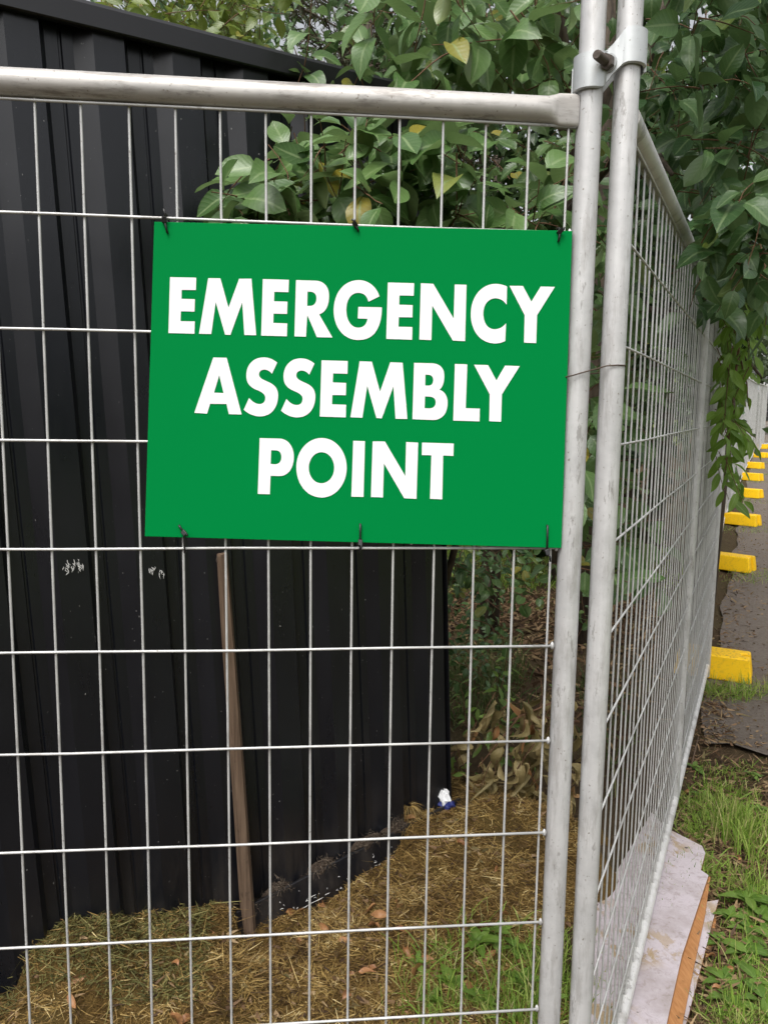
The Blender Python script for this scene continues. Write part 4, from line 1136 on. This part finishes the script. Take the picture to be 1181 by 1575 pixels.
back_tree(24.5, 35.0, 5.2, 3.4, 4.6, 2600, 'larger soft green tree beyond the end of the path at the right edge', .32, 'leaf_far', 'small', group='trees beyond the path end')
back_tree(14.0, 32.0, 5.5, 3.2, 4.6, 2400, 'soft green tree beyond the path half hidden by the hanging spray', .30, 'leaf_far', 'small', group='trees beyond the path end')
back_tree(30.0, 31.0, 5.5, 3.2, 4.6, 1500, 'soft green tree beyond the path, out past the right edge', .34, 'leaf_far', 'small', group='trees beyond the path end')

# --- understory shrub right of the shed corner
t = Tree('low_shrub', (1.45, 4.3, .03), 'low dark shrub beside the shed corner on the leaf litter', 'shrub')
t.trunk([(1.45, 4.3, -.05), (1.45, 4.25, .35), (1.4, 4.2, .7)], [.015, .011, .006])
t.cluster((685, 770), (850, 1040), (3.4, 4.8), 52, .05, .2, 7)
t.cluster((690, 850), (840, 880), (4.2, 5.2), 10, .07, .25, 7)
t.finish('small', M['leaf_dark'])
# --- slim dark stems in the garden
t = Tree('sapling', on_ground(745, 985), 'thin bare forked sapling on the lit grass behind the shed corner', 'tree')
b_ = on_ground(745, 985); MB().tube([b_, at(752, 905, 5.35), at(755, 872, 5.35), at(775, 848, 5.4), at(790, 780, 5.5)], [.014, .012, .011, .009, .006], 7).build('trunk', M['bark'], t.T, smooth=True)
MB().tube([at(755, 872, 5.35), at(735, 850, 5.3), at(720, 800, 5.3)], [.009, .007, .004], 6).build('branch', M['bark'], t.T, smooth=True)
MB().tube([at(775, 848, 5.4), at(790, 872, 5.4), at(800, 880, 5.4)], [.006, .005, .003], 6).build('branch', M['bark'], t.T, smooth=True)

# --- withered branch with drooping tan leaves
wb = on_ground(850, 1200)
t = Tree('withered_branch', (wb[0], wb[1], .1), 'cut branch with drooping dry tan leaves lying behind the mulch heap', 'branch')
for (a, b, c) in (((890, 1110), (800, 1100), (735, 1180)), ((880, 1150), (830, 1130), (790, 1190)), ((900, 1090), (850, 1080), (780, 1110))):
    MB().tube([at(*a, 2.95), at(*b, 2.9), at(*c, 2.85)], [.006, .0045, .002], 6).build('stem', M['twig'], t.T, smooth=True)
t.cluster((720, 850), (1085, 1215), (2.82, 3.02), 17, .095, .15, 5, front=True, dirs=(-.3, -.2, -.5), dsp=.35, droop=1.3, facing=(.1, -.9, .3), jit=.9)
t.cluster((800, 900), (1060, 1230), (2.82, 3.02), 17, .095, .15, 5, front=True, dirs=(.1, -.2, -.6), dsp=.35, droop=1.3, facing=(.1, -.9, .3), jit=.9)
t.finish('dry', M['leaf_dry'], 200)

t = Tree('green_weed_clump', (1.0, 2.0, .0), 'low green weeds growing between the withered leaves behind the mulch heap', 'weed')
t.cluster((690, 860), (1040, 1180), (3.0, 3.3), 16, .07, .2, 6, dirs=(0, -.2, .8), dsp=.4)
t.finish('narrow', M['weed'])

# ================================================================== GROUND COVER
# dried clippings on the heap
IT = []; IG = []
while len(IT) < 70000:
    x, y = rng.uniform(-.7, 1.4), rng.uniform(.42, 1.8)
    z = float(heap_h(x, y))
    if z < float(ground_h(x, y)) - .02: continue
    rel = np.array([x, y, z]) - SO
    if np.dot(rel, SN) < -.01 and np.dot(rel, SS) < 1.5: continue
    a = rng.uniform(0, 6.28); el = rng.normal(.06, .28)
    IT.append((np.array([x, y, z + rng.uniform(-.003, .010)]), np.array([math.cos(a) * math.cos(el), math.sin(a) * math.cos(el), math.sin(el)]), rng.gamma(3.2, .0078) if rng.random() > .012 else rng.uniform(.06, .13)))
k = [(i[0][0] < .18 and i[0][1] > .62 and rng.random() < .7) for i in IT]
def clump(items):
    P = np.array([i[0] for i in items])
    return np.clip(.42 + .3 * vnoise(P[:, 0] * 1.6, P[:, 1] * 1.6, 2.0) * .7 + .16 * vnoise(P[:, 0] + 4, P[:, 1], 6.5) + rng.normal(0, .22, len(P)), 0, 1)
blades('grass_clippings', [i for i, q in zip(IT, k) if not q], rng.uniform(.0011, .0036, k.count(False)), M['straw'], rn=clump([i for i, q in zip(IT, k) if not q]))
blades('green_clippings', [i for i, q in zip(IT, k) if q], rng.uniform(.002, .005, k.count(True)), M['straw_green'])
# litter on the shaded garden floor
IT = []
for i in range(9000):
    d = rng.uniform(0, 1) ** .6 * 7 + 1.6
    p = on_ground(rng.uniform(640, 1010), 880 + 380 / (1 + (d - 1.6) * 1.4))
    c = np.dot(p - P2, CN)
    if c > .05: continue
    z = max(float(ground_h(p[0], p[1])), float(heap_h(p[0], p[1])) if p[1] < 2.1 else -1)
    a = rng.uniform(0, 6.28); el = rng.normal(.1, .35)
    IT.append((np.array([p[0], p[1], z + rng.uniform(0, .02)]), np.array([math.cos(a) * math.cos(el), math.sin(a) * math.cos(el), math.sin(el)]), rng.uniform(.03, .11)))
blades('leaf_litter', IT, rng.uniform(.006, .03, len(IT)), M['litter'], None, 2, .05)

def path_h(x, y):
    a = (x - P2[0]) * D2[0] + y * D2[1]; c = (x - P2[0]) * CN[0] + y * CN[1]
    if PA0 < a and PC0 < c < PC1: return float(gz(x, y)) + .006
    return float(ground_h(x, y))
def tuft(P, n, L, spread, out, lean=.5):
    for i in range(n):
        a = rng.uniform(0, 6.28); q = rng.random() ** .5 * spread
        x, y = P[0] + math.cos(a) * q, P[1] + math.sin(a) * q
        zz = path_h(x, y); hh = float(heap_h(x, y)) if (-.85 < x < 1.6 and .1 < y < 2.1) else -1
        a2 = rng.uniform(0, 6.28); l_ = abs(rng.normal(0, lean))
        out.append((np.array([x, y, max(zz, hh) - .004]), nrm(np.array([math.cos(a2) * l_, math.sin(a2) * l_, 1.0])), L * rng.uniform(.45, 1.2)))
# grass on the verge outside the fence
G = []
def ok_verge(p): return np.dot(p - P2, CN) > .02
for i in range(900):
    p = on_ground(rng.uniform(1000, 1230), rng.uniform(1185, 1640)) if i < 460 else on_ground(rng.uniform(1000, 1700), rng.uniform(1190, 2100))
    q = vnoise(p[0] * 1.0 + 3, p[1] * 1.0, .8)
    if not ok_verge(p) or q < .22: continue
    tuft(p, 22, .10, .06, G, .8)
for (px, py, n, L) in ((1125, 1275, 120, .2), (1140, 1310, 90, .22), (1120, 1300, 60, .2), (1100, 1190, 30, .12), (1150, 1370, 30, .14), (1130, 1500, 40, .12), (1165, 1450, 40, .13), (1120, 1440, 30, .1), (1090, 1570, 40, .12), (1150, 1560, 50, .13), (1062, 1200, 16, .08), (1090, 1245, 40, .14), (1160, 1290, 60, .2), (1080, 1215, 24, .1), (1150, 1230, 30, .12), (1175, 1340, 40, .16)):
    tuft(on_ground(px, py), n, L, .07, G, .38)
for (px, py) in ((1085, 1060), (1100, 1066), (1120, 1068), (1145, 1066), (1165, 1058), (1075, 1050), (1135, 1062)):
    tuft(on_ground(px, py + 6), 70, .15, .1, G, .75)
for (px, py) in ((1120, 888), (1150, 890), (1170, 888), (1110, 815), (1150, 816), (1180, 816), (1130, 772), (1170, 772), (1145, 742), (1175, 742), (1160, 730), (1180, 722), (1175, 712), (1185, 732), (1150, 724)):
    tuft(on_ground(px, py), 90, .085, .3, G, .8)
blades('verge_grass', G, rng.uniform(.0022, .0052, len(G)), M['grass'], None, 3, .35)
# grass and weeds at the foot of the front fence
G = []
for i in range(150):
    p = on_ground(rng.uniform(610, 900), rng.uniform(1450, 1640))
    if rng.random() < (p[0] - .4) * 1.7: tuft(p, 12, .12, .05, G, .6)
for (px, py, n, L) in ((840, 1500, 26, .2), (780, 1540, 24, .17), (700, 1560, 20, .16), (815, 1560, 30, .2), (885, 1520, 26, .18), (900, 1560, 30, .16), (950, 1540, 10, .12)):
    tuft(on_ground(px, py), n, L, .06, G, .4)
blades('weedy_grass', G, rng.uniform(.002, .005, len(G)), M['grass'], None, 3, .4)
# dark grass tufts in the garden, lit lawn further back
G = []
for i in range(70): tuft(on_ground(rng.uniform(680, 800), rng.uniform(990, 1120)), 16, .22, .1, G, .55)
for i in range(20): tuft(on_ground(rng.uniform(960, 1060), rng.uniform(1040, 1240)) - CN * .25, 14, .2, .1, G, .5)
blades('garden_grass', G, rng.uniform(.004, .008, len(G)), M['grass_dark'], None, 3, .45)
G = []
for i in range(420):
    p = on_ground(rng.uniform(640, 1000), rng.uniform(815, 905))
    tuft(p, 14, .14, .35, G, .5)
blades('lawn_grass', G, rng.uniform(.008, .016, len(G)), M['grass'], None, 2, .3)
# litter on verge
IT = []
for i in range(5200):
    p = on_ground(rng.uniform(1040, 1200), rng.uniform(1060, 1640) if rng.random() < .8 else rng.uniform(880, 1100))
    if not ok_verge(p): continue
    if np.dot(p - P2, CN) > .15 + .1 * rng.random() and np.dot(p - P2, D2) > 2.6: continue
    a = rng.uniform(0, 6.28); el = rng.normal(.1, .3)
    IT.append((p + np.array([0, 0, rng.uniform(.004, .02)]), np.array([math.cos(a) * math.cos(el), math.sin(a) * math.cos(el), math.sin(el)]), rng.uniform(.02, .07)))
blades('verge_litter', IT, rng.uniform(.002, .014, len(IT)), M['litter'], None, 2, .05)

# weeds: rosettes of broad leaves
def weed(px, py, n, L, label, P=None, up=.45, group=None):
    P = on_ground(px, py) if P is None else P
    if -.85 < P[0] < 1.6 and .1 < P[1] < 2.1: P[2] = max(P[2], float(heap_h(P[0], P[1])))
    T = thing('weed', P, label, 'weed', group)
    MB().tube([P - np.array([0, 0, .01]), P + np.array([0, .004, L * .35])], [.004, .002], 5).build('stem', M['weed'], T)
    for k in range(n):
        a = k * 2.4 + rng.uniform(-.3, .3); e = up * rng.uniform(.5, 1.6)
        ax = nrm(np.array([math.cos(a), math.sin(a), e])); l = L * rng.uniform(.7, 1.15)
        fr = leaf_frame(ax, np.array([-math.cos(a) * e, -math.sin(a) * e, 1.0]))
        p = P + np.array([0, 0, .006 + L * .3 * k / n])
        mm = Matrix([[fr[i][j] * l for j in range(3)] + [p[i]] for i in range(3)] + [[0, 0, 0, 1]])
        inst('leaf', leaf_part_mesh('weed', k, M['weed']), None, T, mat4=mm)
WG = 'broad leaved weeds on the grass verge'
for (px, py, n, L) in ((1148, 1395, 8, .11), (1120, 1420, 7, .09), (1165, 1420, 7, .1), (1140, 1475, 7, .09), (1110, 1520, 7, .09), (1160, 1520, 8, .1), (1130, 1560, 7, .09), (1066, 1185, 6, .07), (1080, 1230, 6, .07), (1172, 1480, 7, .09), (1155, 1195, 6, .06), (1105, 1460, 7, .09), (1150, 1440, 8, .1), (1118, 1545, 8, .09), (1172, 1550, 8, .1), (1095, 1260, 6, .07), (1165, 1250, 6, .07)):
    weed(px, py, n, L * .85, 'bright green broad leaved weed growing in the grass verge right of the boards', group=WG)
WF = 'broad leaved weeds at the foot of the front fence'
for (px, py, n, L) in ((735, 1480, 8, .11), (760, 1465, 7, .1), (800, 1530, 8, .11), (690, 1530, 7, .09), (840, 1560, 8, .1), (740, 1560, 8, .1), (660, 1560, 6, .08), (640, 1510, 6, .06), (790, 1480, 7, .09), (900, 1540, 6, .09), (955, 1480, 7, .08), (920, 1570, 6, .08)):
    weed(px, py, n, L * .62, 'green broad leaved weed at the edge of the mulch low behind the front fence', group=WF, up=.7)

# fallen leaves on the heap
def on_heap(px, py):
    r = ray(px, py); lo, hi = 1.4, 4.0
    for k in range(400):
        z = 1.4 + k * .0065; P = CAM + r * z
        if P[2] < float(heap_h(P[0], P[1])): break
    return P
FL = tuple((rng.uniform(60, 840), rng.uniform(1420, 1570), rng.uniform(.035, .06)) for _ in range(16)) + ((580, 1400, .06), (597, 1412, .055), (612, 1400, .05), (585, 1432, .05), (630, 1440, .045), (440, 1408, .06), (500, 1400, .05), (95, 1420, .06), (265, 1560, .075), (300, 1572, .05), (600, 1290, .06), (620, 1262, .06), (638, 1265, .055),
      (645, 1245, .05), (635, 1470, .06), (650, 1490, .07), (625, 1465, .05), (680, 1480, .09), (540, 1452, .04), (700, 1300, .04), (760, 1345, .04), (330, 1440, .04), (780, 1410, .05), (660, 1545, .05), (730, 1520, .06), (585, 1385, .04))
for (px, py, L) in FL:
    P = on_heap(px, py); a = rng.uniform(0, 6.28)
    ax = np.array([math.cos(a), math.sin(a) * .7, rng.uniform(-.1, .45)]); fr = leaf_frame(ax, np.array([0, -.4, 1]) + rng.normal(0, .35, 3)); L *= 1.1
    p = P + np.array([0, 0, .012]); mm = Matrix([[fr[i][j] * L for j in range(3)] + [p[i]] for i in range(3)] + [[0, 0, 0, 1]])
    o = inst('fallen_leaf', leaf_part_mesh('dry', int(rng.integers(0, 9)), M['leaf_brown']), None, None, mat4=mm)
    tag(o, 'dry curled brown leaf lying on the mulch heap', 'leaf', 'fallen leaves on the mulch heap')
for (px, py, L) in ((1128, 1505, .06), (1110, 1510, .05), (1093, 1530, .05), (1155, 1435, .04), (1135, 1330, .04), (1060, 1225, .05), (1170, 1340, .04), (1100, 1480, .04)):
    P = on_ground(px, py); a = rng.uniform(0, 6.28); fr = leaf_frame(np.array([math.cos(a), math.sin(a), .2]), np.array([0, -.2, 1]) + rng.normal(0, .3, 3))
    p = P + np.array([0, 0, .02]); mm = Matrix([[fr[i][j] * L for j in range(3)] + [p[i]] for i in range(3)] + [[0, 0, 0, 1]])
    o = inst('fallen_leaf', leaf_part_mesh('dry', int(rng.integers(0, 9)), M['leaf_brown']), None, None, mat4=mm)
    tag(o, 'dry brown leaf lying in the grass verge beside the boards', 'leaf', 'fallen leaves on the verge')

# crumpled wrapper and fibre tuft by the shed corner
def crumple(c, rx, ry, rz, seed, mat, name, parent):
    r = random.Random(seed); P = []
    ph = [r.uniform(0, 6.28) for _ in range(8)]
    for i in range(9):
        row = []
        for j in range(17):
            th = math.pi * i / 8; f = 2 * math.pi * (j % 16) / 16
            q = 1 + .22 * math.sin(3 * f + ph[0] + 2 * th) + .2 * math.sin(5 * f - 3 * th + ph[1]) + .12 * math.sin(9 * th + ph[2] + 2 * f)
            row.append((c[0] + rx * q * math.sin(th) * math.cos(f), c[1] + ry * q * math.sin(th) * math.sin(f), c[2] + rz * q * math.cos(th)))
        P.append(row)
    return MB().grid(P).build(name, mat, parent)
pw = on_heap(683, 1240)
W = thing('wrapper', pw, 'crumpled white and blue plastic wrapper at the shed corner', 'wrapper')
crumple(pw + np.array([-.004, 0, .032]), .026, .024, .03, 3, M['wrap_white'], 'white_plastic', W)
crumple(pw + np.array([.008, -.014, .012]), .03, .018, .014, 9, M['wrap_blue'], 'blue_plastic', W)
pf = on_heap(628, 1258) + np.array([0, 0, .03])
IT = []
for i in range(420):
    a = rng.uniform(0, 6.28); e = rng.uniform(-.9, .5)
    IT.append((pf + np.array([math.cos(a) * .012, math.sin(a) * .01, .02]), nrm(np.array([math.cos(a), math.sin(a), e])), rng.uniform(.03, .055)))
fb = blades('fibre_tuft', IT, .0016, M['straw'], None, 3, .55)
del fb['kind']; tag(fb, 'small pale tuft of dry fibres sitting on the end of the shed base rail', 'tuft')
# fallen sticks
for k, (a, b, lab) in enumerate((((1062, 1185), (1075, 1130), 'thin dry stick lying on dark soil beside the side fence bottom'), ((1088, 1004), (1128, 998), 'pale twig lying on the path between the first and second yellow blocks'))):
    A, B_ = on_ground(*a) + (0, 0, .012), on_ground(*b) + (0, 0, .012)
    tag(MB().tube([A, (A + B_) / 2 + (0, 0, .008), B_], [.004, .0035, .002], 6).build('stick', M['stake'], smooth=True), lab, 'stick')

# fluffy dust and fibres caught on the base rail
IT = []
for s, vv, w_ in ((.75, .045, .05), (.915, .058, .055), (1.10, .072, .07), (1.22, .085, .05), (.66, .02, .04)):
    for i in range(420):
        q = rng.normal(0, 1); c = shed_pt(s + q * w_ * .5, vv + abs(rng.normal(0, .02)) * math.exp(-q * q * .5), .035 + rng.uniform(-.008, .022))
        IT.append((c, nrm(rng.normal(0, 1, 3) + np.array([0, 0, .2])), rng.uniform(.006, .022)))
blades('dust_fibres', IT, rng.uniform(.001, .003, len(IT)), M['fluff'], SH, 1)

# grit, chips and dead leaf bits lying on the asphalt
IT = []
for i in range(4200):
    a_ = PA0 + .1 + rng.random() ** 1.6 * 11; c_ = PC0 + .03 + rng.random() ** 1.5 * 1.3; p = P2 + D2 * a_ + CN * c_; a = rng.uniform(0, 6.28)
    IT.append((np.array([p[0], p[1], float(gz(p[0], p[1])) + .014]), np.array([math.cos(a), math.sin(a), rng.uniform(-.05, .2)]), rng.gamma(2.2, .009)))
blades('path_litter', IT, rng.uniform(.003, .012, len(IT)), M['litter'], None, 2, .05)

# broken leaf bits and chips among the clippings
IT = []
while len(IT) < 1500:
    x, y = rng.uniform(-.6, 1.3), rng.uniform(.45, 1.75)
    z = float(heap_h(x, y))
    if np.dot(np.array([x, y, z]) - SO, SN) < .02 and np.dot(np.array([x, y, z]) - SO, SS) < 1.5: continue
    if vnoise(x * 1.3 + 2, y * 1.3, 1.5) < rng.uniform(-1, .6): continue
    a = rng.uniform(0, 6.28); el = rng.normal(.1, .25)
    IT.append((np.array([x, y, z + rng.uniform(.002, .010)]), np.array([math.cos(a) * math.cos(el), math.sin(a) * math.cos(el), math.sin(el)]), rng.uniform(.012, .04)))
blades('leaf_chips', IT, rng.uniform(.004, .013, len(IT)), M['litter'], None, 2, .1)
